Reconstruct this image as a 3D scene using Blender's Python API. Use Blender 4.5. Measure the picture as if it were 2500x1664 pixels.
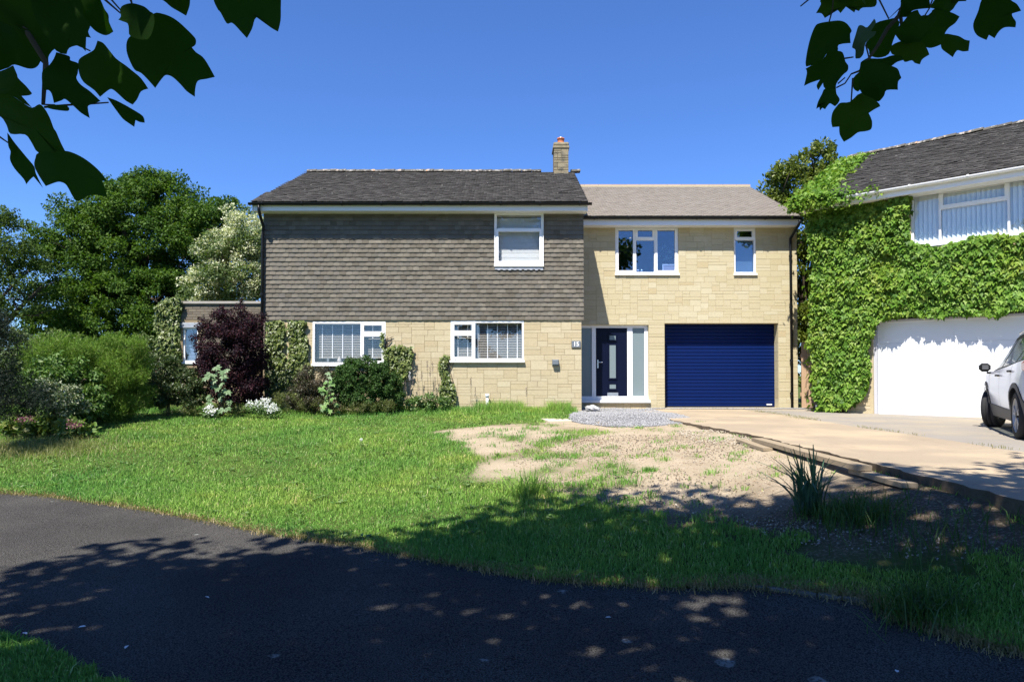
import bpy, bmesh, math, random
import numpy as np
from mathutils import Vector, Matrix
for _o in list(bpy.data.objects): bpy.data.objects.remove(_o)
SC = bpy.context.scene
COL = SC.collection
rng = np.random.default_rng(7)
random.seed(7)
R = math.radians

# ------------------------------------------------------------------ camera
CAM_Z, PITCH, FPX, OPT_Y = 0.88, R(1.2), 1667.0, 880.0
cam_d = bpy.data.cameras.new('camera'); cam = bpy.data.objects.new('camera', cam_d); COL.objects.link(cam)
cam.location = (0, 0, CAM_Z); cam.rotation_euler = (R(90) + PITCH, 0, 0)
cam_d.sensor_width = 36; cam_d.lens = 24.0; cam_d.shift_y = 48 / 2500; cam_d.clip_end = 2000; cam_d.clip_start = 0.05
SC.camera = cam
# ------------------------------------------------------------------ sky, sun, exposure
SUN_EL, SUN_AZ = 58.5, 24.6          # the sun stands behind the camera and to its left
W = bpy.data.worlds.new('World'); SC.world = W; W.use_nodes = True
nt = W.node_tree; nt.nodes.clear()
sky = nt.nodes.new('ShaderNodeTexSky'); sky.sky_type = 'NISHITA'; sky.sun_disc = False
sky.sun_elevation = R(SUN_EL); sky.sun_rotation = R(180 + SUN_AZ)
sky.air_density = 1.0; sky.dust_density = 0.0; sky.ozone_density = 6.0; sky.altitude = 100
hs = nt.nodes.new('ShaderNodeMix'); hs.data_type = 'RGBA'; hs.blend_type = 'MULTIPLY'; hs.inputs[0].default_value = 1.0; hs.inputs[7].default_value = (.51, .69, 1, 1)   # clear deep-blue air
bg = nt.nodes.new('ShaderNodeBackground'); bg.inputs['Strength'].default_value = 0.096
ow = nt.nodes.new('ShaderNodeOutputWorld')
nt.links.new(sky.outputs[0], hs.inputs[6]); nt.links.new(hs.outputs[2], bg.inputs[0]); nt.links.new(bg.outputs[0], ow.inputs[0])
sun_d = bpy.data.lights.new('sun', 'SUN'); sun = bpy.data.objects.new('sun', sun_d); COL.objects.link(sun)
sun_d.energy = 5.0; sun_d.angle = R(0.53); sun_d.color = (1.0, 0.95, 0.87)
LIGHT = Vector((math.sin(R(SUN_AZ)) * math.cos(R(SUN_EL)), math.cos(R(SUN_AZ)) * math.cos(R(SUN_EL)), -math.sin(R(SUN_EL))))
sun.rotation_euler = LIGHT.to_track_quat('-Z', 'Y').to_euler(); sun.location = (-20, -40, 60)
SC.view_settings.view_transform = 'Standard'; SC.view_settings.look = 'None'
SC.view_settings.gamma = 1.0; SC.view_settings.use_curve_mapping = False
SC.view_settings.exposure = 1.08

# ------------------------------------------------------------------ measuring helpers
def ray(px, py):
    u = (px - 1250) / FPX; v = (OPT_Y - py) / FPX
    return np.array([u, math.cos(PITCH) - v * math.sin(PITCH), math.sin(PITCH) + v * math.cos(PITCH)])
def at(px, py, Y):
    d = ray(px, py); k = Y / d[1]
    return Vector((d[0] * k, Y, CAM_Z + d[2] * k))

# ------------------------------------------------------------------ mesh helpers
def link(o, parent=None):
    COL.objects.link(o)
    if parent is not None: o.parent = parent
    return o
ORG = {}
def thing(name, label, cat, loc=(0, 0, 0), rz=0.0, group=None, local=False):
    o = bpy.data.objects.new(name, None); COL.objects.link(o); o.empty_display_size = 0.2
    o.location = loc; o.rotation_euler = (0, 0, rz)
    o['label'] = label; o['category'] = cat
    if group: o['group'] = group
    ORG[o.name] = Vector((0, 0, 0)) if local else Vector(loc)
    return o
def tag(o, label, cat, group=None):
    o['label'] = label; o['category'] = cat
    if group: o['group'] = group
    return o
def obj(name, me, m, parent=None, loc=None):
    o = bpy.data.objects.new(name, me)
    if m is not None and len(me.materials) == 0: me.materials.append(m)
    link(o, parent)
    if parent is not None: ORG[o.name] = ORG[parent.name]
    else: ORG[o.name] = Vector(loc) if loc is not None else Vector((0, 0, 0))
    if loc is not None: o.location = loc
    return o
def np_mesh(name, V, F, smooth=False):
    """V (n,3), F list of (m,k) index arrays"""
    if not isinstance(F, (list, tuple)): F = [F]
    me = bpy.data.meshes.new(name)
    V = np.asarray(V, dtype=np.float32)
    me.vertices.add(len(V)); me.vertices.foreach_set('co', V.ravel())
    nl = sum(f.size for f in F); npoly = sum(len(f) for f in F)
    me.loops.add(nl); me.polygons.add(npoly)
    me.loops.foreach_set('vertex_index', np.concatenate([f.ravel() for f in F]).astype(np.int32))
    starts = []; s = 0
    for f in F:
        k = f.shape[1]; starts.append(s + np.arange(len(f)) * k); s += f.size
    me.polygons.foreach_set('loop_start', np.concatenate(starts).astype(np.int32))
    if smooth: me.polygons.foreach_set('use_smooth', np.ones(npoly, dtype=bool))
    me.update(calc_edges=True); me.validate()
    return me
class MB:
    def __init__(s): s.v = []; s.f = []
    def poly(s, pts):
        n = len(s.v); s.v += [tuple(p) for p in pts]; s.f.append(tuple(range(n, n + len(pts)))); return s
    def mesh(s, V, F):
        n = len(s.v); s.v += [tuple(p) for p in V]; s.f += [tuple(i + n for i in f) for f in F]; return s
    def box(s, x0, x1, y0, y1, z0, z1, b=0.0):
        if b <= 0:
            V = [(x0,y0,z0),(x1,y0,z0),(x1,y1,z0),(x0,y1,z0),(x0,y0,z1),(x1,y0,z1),(x1,y1,z1),(x0,y1,z1)]
            F = [(0,3,2,1),(4,5,6,7),(0,1,5,4),(1,2,6,5),(2,3,7,6),(3,0,4,7)]
            return s.mesh(V, F)
        bm = bmesh.new(); bmesh.ops.create_cube(bm, size=1)
        for v in bm.verts: v.co = ((x0+x1)/2 + v.co.x*(x1-x0), (y0+y1)/2 + v.co.y*(y1-y0), (z0+z1)/2 + v.co.z*(z1-z0))
        bmesh.ops.bevel(bm, geom=bm.edges[:], offset=b, segments=1, affect='EDGES')
        bm.verts.index_update()
        s.mesh([v.co[:] for v in bm.verts], [[v.index for v in f.verts] for f in bm.faces]); bm.free(); return s
    def tube(s, pts, r, n=8, cap=True):
        pts = [Vector(p) for p in pts]; rs = r if isinstance(r, (list, tuple)) else [r] * len(pts)
        base = len(s.v); up = None
        for i, p in enumerate(pts):
            d = (pts[min(i+1, len(pts)-1)] - pts[max(i-1, 0)]).normalized()
            if up is None:
                up = Vector((0, 0, 1)) if abs(d.z) < .9 else Vector((1, 0, 0))
            a = d.cross(up).normalized(); up = a.cross(d).normalized()
            for k in range(n):
                t = 2 * math.pi * k / n
                s.v.append(tuple(p + (a * math.cos(t) + up * math.sin(t)) * rs[i]))
        for i in range(len(pts) - 1):
            for k in range(n):
                a0 = base + i*n + k; a1 = base + i*n + (k+1) % n
                s.f.append((a0, a1, a1 + n, a0 + n))
        if cap:
            s.f.append(tuple(base + k for k in range(n))[::-1]); e = base + (len(pts)-1)*n
            s.f.append(tuple(e + k for k in range(n)))
        return s
    def lathe(s, prof, n=24, axis='z', c=(0, 0, 0)):
        base = len(s.v)
        for (r, h) in prof:
            for k in range(n):
                t = 2*math.pi*k/n; a, b = r*math.cos(t), r*math.sin(t)
                p = (a, b, h) if axis == 'z' else ((a, h, b) if axis == 'y' else (h, a, b))
                s.v.append((p[0]+c[0], p[1]+c[1], p[2]+c[2]))
        for i in range(len(prof)-1):
            for k in range(n):
                a0 = base+i*n+k; a1 = base+i*n+(k+1) % n; s.f.append((a0, a1, a1+n, a0+n))
        return s
    def build(s, name, m, parent=None, smooth=False, loc=None):
        me = bpy.data.meshes.new(name)
        if parent is not None: off = ORG[parent.name]
        else: off = Vector(loc) if loc is not None else Vector((0, 0, 0))
        me.from_pydata([(v[0]-off[0], v[1]-off[1], v[2]-off[2]) for v in s.v], [], s.f)
        bm = bmesh.new(); bm.from_mesh(me); bmesh.ops.recalc_face_normals(bm, faces=bm.faces[:]); bm.to_mesh(me); bm.free()
        if smooth:
            for p in me.polygons: p.use_smooth = True
        o = obj(name, me, m, parent)
        if parent is None and loc is not None: o.location = loc; ORG[o.name] = Vector(loc)
        return o
def rot_np(P, origin, M): return (P @ np.array(M).T) + origin
def stamp(T, F, origins, frames, scales):
    """copies of template T (k,3)/F (m,q): frames (n,3,3) rows = local axes in world, scales (n,) or (n,3)"""
    T = np.asarray(T, float); n = len(origins); k = len(T)
    sc = np.asarray(scales, float)
    if sc.ndim == 1: sc = np.repeat(sc[:, None], 3, 1)
    V = np.einsum('nki,nij->nkj', T[None] * sc[:, None, :], frames) + origins[:, None, :]
    Fs = (np.asarray(F)[None] + (np.arange(n) * k)[:, None, None]).reshape(-1, np.asarray(F).shape[1])
    return V.reshape(-1, 3), Fs
def unit(a): return a / (np.linalg.norm(a, axis=-1, keepdims=True) + 1e-9)
def frames_from(t, n):
    t = unit(t); b = unit(np.cross(n, t)); n2 = np.cross(t, b)
    return np.stack([t, b, n2], 1)
DIAMOND = ([(0,0,0),(.45,.30,.07),(1,0,-.05),(.45,-.30,.07)], [(0,1,2),(0,2,3)])
OVAL = ([(0,0,0),(.3,.24,.05),(.72,.2,.04),(1,0,-.08),(.72,-.2,.04),(.3,-.24,.05)], [(0,1,2),(0,2,3),(0,3,4),(0,4,5)])
LOBED = ([(0,0,0),(-.08,.34,.03),(.30,.46,.0),(.42,.22,.06),(.98,0,-.12),(.42,-.22,.06),(.30,-.46,.0),(-.08,-.34,.03)],
         [(0,1,2),(0,2,3),(0,3,4),(0,4,5),(0,5,6),(0,6,7)])
NEEDLE = ([(0,0,0),(.4,.07,0),(1,0,0),(.4,-.07,0)], [(0,1,2),(0,2,3)])
TULIP = ([(0,0,0),(.05,.3,.05),(.3,.5,.03),(.55,.55,0),(.6,.38,.04),(.95,.4,0),(.82,0,.0),(.95,-.4,0),(.6,-.38,.04),(.55,-.55,0),(.3,-.5,.03),(.05,-.3,.05)],
         [(0,1,2),(0,2,4),(2,3,4),(0,4,6),(4,5,6),(0,6,8),(6,7,8),(0,8,10),(8,9,10),(0,10,11)])

# ------------------------------------------------------------------ materials
def nodes(m):
    m.use_nodes = True; t = m.node_tree; t.nodes.clear(); return t
def N(t, typ, **kw):
    n = t.nodes.new(typ)
    for k, v in kw.items():
        if k in n.inputs: n.inputs[k].default_value = v
        else: setattr(n, k, v)
    return n
def c4(c): return (c[0], c[1], c[2], 1)
def mixc(t, fac, a, b, blend='MIX'):
    n = t.nodes.new('ShaderNodeMix'); n.data_type = 'RGBA'; n.blend_type = blend
    for sock, val in ((n.inputs[0], fac), (n.inputs[6], a), (n.inputs[7], b)):
        if hasattr(val, 'is_linked') or hasattr(val, 'links'): t.links.new(val, sock)
        elif isinstance(val, (int, float)): sock.default_value = val
        else: sock.default_value = c4(val)
    return n.outputs[2]
def rampf(t, val, lo, hi):
    n = t.nodes.new('ShaderNodeMapRange'); t.links.new(val, n.inputs[0])
    n.inputs[1].default_value = lo; n.inputs[2].default_value = hi; return n.outputs[0]
def noise(t, scale, detail=4, vec=None, rough=.55):
    n = N(t, 'ShaderNodeTexNoise'); n.inputs['Scale'].default_value = scale; n.inputs['Detail'].default_value = detail; n.inputs['Roughness'].default_value = rough
    if vec is not None: t.links.new(vec, n.inputs['Vector'])
    return n.outputs['Fac']
def wpos(t): return t.nodes.new('ShaderNodeNewGeometry').outputs['Position']
def rnd(t, island):
    if island: return t.nodes.new('ShaderNodeNewGeometry').outputs['Random Per Island']
    return t.nodes.new('ShaderNodeObjectInfo').outputs['Random']
def finish(t, col, rough=.7, bump=None, bstr=.3, bdist=.01, spec=.3, metallic=0., extra=None):
    p = N(t, 'ShaderNodeBsdfPrincipled'); o = N(t, 'ShaderNodeOutputMaterial')
    if hasattr(col, 'links'): t.links.new(col, p.inputs['Base Color'])
    else: p.inputs['Base Color'].default_value = c4(col)
    p.inputs['Roughness'].default_value = rough; p.inputs['Specular IOR Level'].default_value = spec; p.inputs['Metallic'].default_value = metallic
    if bump is not None:
        b = N(t, 'ShaderNodeBump'); b.inputs['Strength'].default_value = bstr; b.inputs['Distance'].default_value = bdist
        t.links.new(bump, b.inputs['Height']); t.links.new(b.outputs[0], p.inputs['Normal'])
    t.links.new(p.outputs[0], o.inputs[0]); return p
def M_plain(name, c, rough=.5, spec=.4, metallic=0., var=.06, scale=6.0):
    m = bpy.data.materials.new(name); t = nodes(m); w = wpos(t)
    col = mixc(t, noise(t, scale, 5, w), tuple(x*(1-var) for x in c), tuple(min(1, x*(1+var)) for x in c))
    finish(t, col, rough, spec=spec, metallic=metallic); return m
def M_pieces(name, cols, island=False, rough=.85, nscale=30, stain=None, stain_scale=3., stain_lo=.55, stain_hi=.75, bstr=.5, lichen=None, lich_lo=.66):
    """stone, tile, brick: a colour per piece, grain, stains, lichen spots"""
    m = bpy.data.materials.new(name); t = nodes(m); w = wpos(t); r = rnd(t, island)
    cr = t.nodes.new('ShaderNodeValToRGB'); cr.color_ramp.interpolation = 'LINEAR'
    e = cr.color_ramp.elements
    while len(e) < len(cols): e.new(.5)
    for i, c in enumerate(cols): e[i].position = i / (len(cols)-1); e[i].color = c4(c)
    t.links.new(r, cr.inputs[0]); col = cr.outputs[0]
    g = noise(t, nscale, 6, w, .65)
    col = mixc(t, g, mixc(t, 1., col, (.78, .78, .78), 'MULTIPLY'), mixc(t, 1., col, (1.18, 1.18, 1.18), 'MULTIPLY'))
    if stain: col = mixc(t, rampf(t, noise(t, stain_scale, 6, w, .6), stain_lo, stain_hi), col, stain)
    if lichen: col = mixc(t, rampf(t, noise(t, 9., 5, w, .7), lich_lo, lich_lo+.06), col, lichen)
    finish(t, col, rough, g, bstr, .006, .2); return m
def M_leaf(name, cols, trans=.35, rough=.45, spec=.35, island=True, patch=None, pscale=.8):
    m = bpy.data.materials.new(name); t = nodes(m); r = rnd(t, island)
    cr = t.nodes.new('ShaderNodeValToRGB'); e = cr.color_ramp.elements
    while len(e) < len(cols): e.new(.5)
    for i, c in enumerate(cols): e[i].position = i / (len(cols)-1); e[i].color = c4(c)
    t.links.new(r, cr.inputs[0]); col = cr.outputs[0]
    if patch: col = mixc(t, rampf(t, noise(t, pscale, 3, wpos(t)), .42, .66), col, mixc(t, 1., col, patch, 'MULTIPLY'))
    p = N(t, 'ShaderNodeBsdfPrincipled'); p.inputs['Roughness'].default_value = rough; p.inputs['Specular IOR Level'].default_value = spec
    tr = N(t, 'ShaderNodeBsdfTranslucent'); mx = N(t, 'ShaderNodeMixShader'); mx.inputs[0].default_value = trans
    tc = mixc(t, 1., col, (1.25, 1.35, .55), 'MULTIPLY')
    t.links.new(col, p.inputs['Base Color']); t.links.new(tc, tr.inputs['Color'])
    t.links.new(p.outputs[0], mx.inputs[1]); t.links.new(tr.outputs[0], mx.inputs[2])
    o = N(t, 'ShaderNodeOutputMaterial'); t.links.new(mx.outputs[0], o.inputs[0]); return m
def M_glass(name, tint=(1, 1, 1), r0=.08):
    """thin pane: clear, with a mirror reflection that grows towards grazing angles"""
    m = bpy.data.materials.new(name); t = nodes(m)
    g = N(t, 'ShaderNodeBsdfGlossy'); g.inputs['Roughness'].default_value = .01
    tr = N(t, 'ShaderNodeBsdfTransparent'); tr.inputs['Color'].default_value = c4(tint)
    lw = N(t, 'ShaderNodeLayerWeight'); lw.inputs['Blend'].default_value = .5
    pw = N(t, 'ShaderNodeMath'); pw.operation = 'POWER'; t.links.new(lw.outputs['Facing'], pw.inputs[0]); pw.inputs[1].default_value = 5
    ma = N(t, 'ShaderNodeMath'); ma.operation = 'MULTIPLY_ADD'; t.links.new(pw.outputs[0], ma.inputs[0]); ma.inputs[1].default_value = 1-r0; ma.inputs[2].default_value = r0
    mx = N(t, 'ShaderNodeMixShader'); t.links.new(ma.outputs[0], mx.inputs[0]); t.links.new(tr.outputs[0], mx.inputs[1]); t.links.new(g.outputs[0], mx.inputs[2])
    o = N(t, 'ShaderNodeOutputMaterial'); t.links.new(mx.outputs[0], o.inputs[0]); return m

MT = {}
MT['stone'] = M_pieces('stone', [(.4119,.3366,.2079),(.455,.3811,.2433),(.4359,.3663,.2332),(.479,.4108,.2737),(.4215,.3415,.2079)], nscale=22, stain=(.40,.33,.22), stain_scale=1.3, stain_lo=.56, stain_hi=.8)
MT['stone_new'] = M_pieces('stone_new', [(.4318,.3687,.2269),(.4707,.4086,.2594),(.4491,.3864,.2454),(.4923,.4397,.2963),(.4318,.3553,.213)], nscale=26, stain=(.52,.46,.32), stain_scale=2.2, stain_lo=.58, stain_hi=.8)
MT['mortar'] = M_plain('mortar', (.24,.185,.115), .95, .1, 0, .2, 20)
MT['mortar_new'] = M_plain('mortar_new', (.46,.385,.24), .95, .1, 0, .2, 20)
TILEC = [(.1013,.0892,.0702),(.1303,.1155,.0923),(.1467,.1297,.1043),(.1207,.1114,.0953),(.1641,.1468,.1174),(.1081,.0983,.0803)]
MT['tile'] = M_pieces('tile', TILEC, False, .9, 40, stain=(.26,.23,.18), stain_scale=2.5, stain_lo=.62, stain_hi=.85, bstr=.7, lichen=(.30,.26,.17), lich_lo=.75)
MT['tile_i'] = M_pieces('tile_joined', TILEC, True, .9, 40, stain=(.26,.23,.18), stain_scale=2.5, stain_lo=.62, stain_hi=.85, bstr=.7, lichen=(.30,.26,.17), lich_lo=.75)
MT['roof'] = M_pieces('roof_tile', [(.028,.026,.025),(.048,.045,.043),(.036,.034,.033),(.075,.071,.067),(.040,.038,.036)], True, .9, 45, stain=(.085,.083,.078), stain_scale=7, stain_lo=.58, stain_hi=.75, bstr=.8, lichen=(.42,.41,.37), lich_lo=.66)
MT['roof_new'] = M_pieces('roof_tile_new', [(.1782,.155,.1344),(.2268,.1984,.1728),(.1998,.1798,.1536),(.243,.217,.192)], True, .85, 40, bstr=.4)
MT['ridge'] = M_pieces('ridge_tile', [(.07,.065,.055),(.12,.11,.09),(.09,.08,.07)], False, .9, 25, stain=(.34,.33,.30), stain_scale=9, stain_lo=.52, stain_hi=.62, lichen=(.50,.22,.06), lich_lo=.60)
MT['ridge_new'] = M_pieces('ridge_tile_new', [(.26,.19,.155),(.29,.215,.18)], False, .85, 25)
MT['chim'] = M_pieces('chimney_stone', [(.20,.17,.11),(.27,.23,.15),(.24,.20,.13)], False, .9, 30, stain=(.10,.095,.08), stain_scale=6, stain_lo=.5, stain_hi=.7)
MT['brick'] = M_pieces('wall_brick', [(.125,.105,.085),(.17,.145,.11),(.15,.125,.10),(.19,.165,.12)], False, .9, 40, stain=(.09,.08,.07), stain_scale=2.)
MT['pvc'] = M_plain('white_pvc', (.80,.80,.80), .35, .5, 0, .02)
MT['soffit'] = M_plain('white_board', (.76,.76,.75), .45, .4, 0, .03)
MT['white_door'] = M_plain('white_steel', (.66,.67,.67), .4, .5, 0, .02)
MT['black'] = M_plain('black_plastic', (.008,.009,.010), .4, .25, 0, .1)
MT['lead'] = M_plain('lead_sheet', (.33,.35,.38), .55, .4, .2, .25, 14)
MT['navy'] = M_plain('navy_door', (.0025,.005,.020), .4, .15, 0, .05)
MT['blue'] = M_plain('blue_garage', (.002,.0115,.075), .42, .12, 0, .06, 3)
MT['glass'] = M_glass('window_glass')
MT['glass_blue'] = M_glass('window_glass_coated', (.8,.88,1), .15)
MT['frost'] = M_plain('frosted_glass', (.17,.215,.225), .2, .3, 0, .03)
MT['steel'] = M_plain('brushed_steel', (.62,.62,.62), .3, .5, .9, .05)
MT['blind'] = M_plain('blind_slat', (.36,.35,.32), .5, .4, 0, .03)
MT['blind_pale'] = M_plain('pale_blind_slat', (.62,.66,.68), .5, .4, 0, .03)
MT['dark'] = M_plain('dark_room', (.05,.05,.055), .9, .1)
MT['plaque'] = M_plain('slate_plaque', (.14,.16,.18), .5, .4, 0, .1, 30)
MT['ink'] = M_plain('white_lettering', (.85,.85,.85), .5)
MT['terracotta'] = M_plain('terracotta', (.42,.14,.07), .85, .2, 0, .15, 18)
MT['oldwood'] = M_plain('weathered_plank', (.27,.215,.145), .9, .15, 0, .25, 18)
MT['fence'] = M_plain('fence_board', (.44,.30,.19), .85, .2, 0, .18, 8)
MT['bark'] = M_plain('bark', (.09,.07,.05), .95, .1, 0, .3, 10)
MT['rock'] = M_plain('pale_rock', (.42,.41,.40), .9, .2, 0, .25, 20)
# ------------------------------------------------------------------ terrain height
TP = np.array([(-6,17,-.03),(-2,17,-.05),(1.8,17,-.06),(4,18.7,-.03),(6.5,18.7,-.03),(-12,16,-.05),(-13,11,-.4),(-8,12.5,-.33),(-5,15,-.14),
 (-9,10.3,-.75),(-7,9.4,-.72),(-3.5,7.7,-.72),(0,5.5,-.72),(2,5.1,-.69),(2.7,4.6,-.66),(3,3.9,-.64),(-3.2,4.25,-.74),(0,2.5,-.74),(3,1,-.7),(-6,6,-.74),
 (3.7,11,-.10),(3.7,7.5,-.165),(3.8,5.5,-.19),(4.3,4.2,-.23),(0,13.5,-.15),(1.5,9,-.33),(-3,12,-.32),(-2,15,-.12),(12,10,-.15),(12,4,-.3),(10,16,-.06),(1.5,7,-.5),(2.2,11,-.17)], float)
def _k(r2): return np.where(r2 > 1e-9, .5 * r2 * np.log(r2 + 1e-12), 0)
_n = len(TP); _A = np.zeros((_n+3, _n+3))
_A[:_n,:_n] = _k(((TP[:,None,:2]-TP[None,:,:2])**2).sum(-1)) + np.eye(_n) * .02
_A[:_n,_n] = 1; _A[:_n,_n+1:] = TP[:,:2]; _A[_n,:_n] = 1; _A[_n+1:,:_n] = TP[:,:2].T
_w = np.linalg.solve(_A, np.concatenate([TP[:,2], np.zeros(3)]))
def gz(x, y):
    x = np.clip(np.asarray(x, float), -13, 12); y = np.clip(np.asarray(y, float), 1, 18.8)
    sh = x.shape; x = x.ravel(); y = y.ravel(); out = np.empty(len(x))
    for i in range(0, len(x), 40000):
        a, b = x[i:i+40000], y[i:i+40000]
        out[i:i+40000] = _k((a[:,None]-TP[None,:,0])**2 + (b[:,None]-TP[None,:,1])**2) @ _w[:_n] + _w[_n] + _w[_n+1]*a + _w[_n+2]*b
    return out.reshape(sh)
def hit(px, py):
    d = ray(px, py); z = -.3
    for _ in range(25):
        k = (z - CAM_Z) / d[2]; z2 = float(gz(d[0]*k, d[1]*k)); z = .5*z + .5*z2
    return (d[0]*k, d[1]*k)
def hits(L): return [hit(*p) for p in L]
def inpoly(x, y, poly):
    x = np.asarray(x); y = np.asarray(y); c = np.zeros(x.shape, bool); n = len(poly)
    for i in range(n):
        x1, y1 = poly[i]; x2, y2 = poly[(i+1) % n]
        if y1 == y2: continue
        c ^= ((y1 > y) != (y2 > y)) & (x < (x2-x1)*(y-y1)/(y2-y1) + x1)
    return c
def _h(ix, iy, s):
    n = (ix.astype(np.int64)*374761393 + iy.astype(np.int64)*668265263 + s*974711) & 0x7fffffff
    n = ((n ^ (n >> 13)) * 1274126177) & 0x7fffffff
    return ((n ^ (n >> 16)) & 0xffff) / 65535.0
def vnoise(x, y, sc, seed=0, octv=3):
    x = np.asarray(x, float)*sc + 100; y = np.asarray(y, float)*sc + 100; o = 0; a = .5; tot = 0
    for k in range(octv):
        ix = np.floor(x); iy = np.floor(y); fx = x-ix; fy = y-iy; fx = fx*fx*(3-2*fx); fy = fy*fy*(3-2*fy)
        v = (_h(ix,iy,seed+k)*(1-fx)+_h(ix+1,iy,seed+k)*fx)*(1-fy) + (_h(ix,iy+1,seed+k)*(1-fx)+_h(ix+1,iy+1,seed+k)*fx)*fy
        o = o + a*v; tot += a; a *= .5; x = x*2+17; y = y*2+31
    return o / tot

FAR_EDGE = hits([(-500,1165),(-250,1180),(0,1201),(110,1209),(221,1224),(386,1248),(524,1272),(662,1301),(780,1317),(883,1331),(1048,1364),(1214,1394),(1340,1412),(1462,1421),(1674,1432),(1807,1426),(1887,1432),(2020,1446),(2141,1464),(2200,1495),(2258,1522),(2364,1556),(2500,1590)])
FAR_EDGE += [(3.3, 3.2), (4.2, 1.5)]
NEAR_EDGE = [(-9.5,6.6),(-6.5,5.5),(-4.4,4.85)] + hits([(0,1543),(138,1596),(232,1640)]) + [(-1.6,3.25),(-.6,2.7),(.6,1.9),(1.8,1.0)]
PATH = FAR_EDGE + NEAR_EDGE[::-1]
DRIVE = [(3.95,2.0),(3.88,5.2),(3.8,8.0),(3.72,10.6),(3.5,12.2),(3.25,14.0),(3.2,16),(3.35,17.6),(4.0,18.35),(6.18,18.35),(6.2,2.0)]
DRIVE2 = [(6.215,2.0),(6.21,18.9),(18,18.9),(18,2.0)]
DIRT = hits([(1065,1050),(1180,1040),(1300,1033),(1400,1028),(1400,1005),(1430,995),(1620,995),(1700,1030),(1830,1055)]) + [(3.9,10.6),(4.0,5.0),(4.0,4.4)] + hits([(2500,1375),(2300,1352),(2150,1335),(1990,1310),(1880,1290),(1700,1262),(1550,1240),(1430,1222),(1345,1212),(1330,1190),(1240,1172),(1150,1165),(1190,1120),(1130,1095),(1090,1065)])
GRAVEL = hits([(1385,1026),(1400,1008),(1424,997),(1500,997),(1590,999),(1640,1010),(1712,1030),(1650,1037),(1560,1043),(1480,1041),(1420,1034)])
def warp(x, y, a=.28, sc=2.2):
    return x + (vnoise(x, y, sc, 3)-.5)*2*a, y + (vnoise(x, y, sc, 9)-.5)*2*a
def dirt_frac(x, y):
    tot = 0
    for k, (a_, s_) in enumerate(((.16,2.2),(.30,1.6),(.45,2.6),(.62,1.3),(.25,4.5),(.8,2.0))):
        wx = x + (vnoise(x, y, s_, 3+k*11)-.5)*2*a_; wy = y + (vnoise(x, y, s_, 9+k*13)-.5)*2*a_
        tot = tot + inpoly(wx, wy, DIRT)*1.0
    f = tot/6
    f = np.clip(f*1.15 + (vnoise(x, y, 5., 33)-.5)*1.5*(f > 0)*(f < .95), 0, 1)
    return np.clip(f - np.clip(vnoise(x, y, 2.3, 21)-.54, 0, 1)*3.4*(x < 1.6) - np.clip(vnoise(x, y, 6., 51)-.62, 0, 1)*2.5, 0, 1)
def dirt_mask(x, y): return dirt_frac(x, y) > .5
# the ground: one sheet, fine where the garden is
def axis(lo, hi, step, far):
    a = np.arange(lo, hi+1e-6, step); out = [a]; g = [1.5,4,10,25,60,140,300,600]
    return np.concatenate([[lo-k for k in g if lo-k > -far][::-1], a, [hi+k for k in g if hi+k < far]])
gx = axis(-13, 8, .1, 700); gy = axis(1.0, 19.0, .1, 700)
GX, GY = np.meshgrid(gx, gy)
GZ = gz(GX, GY)
GZ += (vnoise(GX, GY, 1.1, 5)-.5)*.05 * ((GX > -13) & (GX < 8) & (GY < 17.2))
low = inpoly(GX, GY, PATH); GZ = np.where(low, gz(GX, GY)-.035, GZ)
low = inpoly(GX, GY, DRIVE) | inpoly(GX, GY, DRIVE2) | ((GX > 5.8) & (GX < 6.7) & (GY < 18.3)); GZ = np.where(low, np.minimum(GZ, -.16), GZ)
dm = dirt_frac(GX, GY)**.8
dm = (dm + np.roll(dm,1,0)+np.roll(dm,-1,0)+np.roll(dm,1,1)+np.roll(dm,-1,1))/5
ii = np.arange(GX.size).reshape(GX.shape)
F = np.stack([ii[:-1,:-1], ii[:-1,1:], ii[1:,1:], ii[1:,:-1]], -1).reshape(-1,4)
me = np_mesh('ground', np.stack([GX.ravel(), GY.ravel(), GZ.ravel()], 1), F, True)
at_ = me.attributes.new('earth', 'FLOAT', 'POINT'); at_.data.foreach_set('value', dm.ravel().astype(np.float32))
m = bpy.data.materials.new('ground'); t = nodes(m); w = wpos(t)
a = N(t, 'ShaderNodeAttribute'); a.attribute_name = 'earth'
green = mixc(t, noise(t, 1.2, 5, w), (.045,.075,.014), (.085,.115,.026))
green = mixc(t, rampf(t, noise(t, 14., 6, w), .55, .75), green, (.14,.11,.055))
earth = mixc(t, noise(t, 3., 8, w, .7), (.33,.262,.178), (.49,.405,.292))
earth = mixc(t, rampf(t, noise(t, .9, 4, w), .5, .68), earth, (.29,.228,.152))
earth = mixc(t, rampf(t, noise(t, 48., 6, w, .75), .56, .64), earth, (.15,.11,.07))
earth = mixc(t, rampf(t, noise(t, 7., 7, w, .7), .55, .72), earth, (.36,.30,.225))
earth = mixc(t, rampf(t, noise(t, 85., 3, w, .7), .66, .70), earth, (.42,.37,.29))
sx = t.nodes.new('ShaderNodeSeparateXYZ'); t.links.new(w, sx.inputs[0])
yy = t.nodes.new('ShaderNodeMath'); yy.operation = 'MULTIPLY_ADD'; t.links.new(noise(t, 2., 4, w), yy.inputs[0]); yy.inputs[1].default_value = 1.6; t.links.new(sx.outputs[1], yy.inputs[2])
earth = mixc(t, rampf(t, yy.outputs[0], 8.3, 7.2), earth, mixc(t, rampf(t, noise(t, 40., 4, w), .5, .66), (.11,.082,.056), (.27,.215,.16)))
col = mixc(t, a.outputs['Fac'], green, earth)
earth_b = mixc(t, .5, noise(t, 45., 6, w, .75), noise(t, 11., 5, w, .6))
finish(t, col, .95, earth_b, 1., .05, .1)
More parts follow.
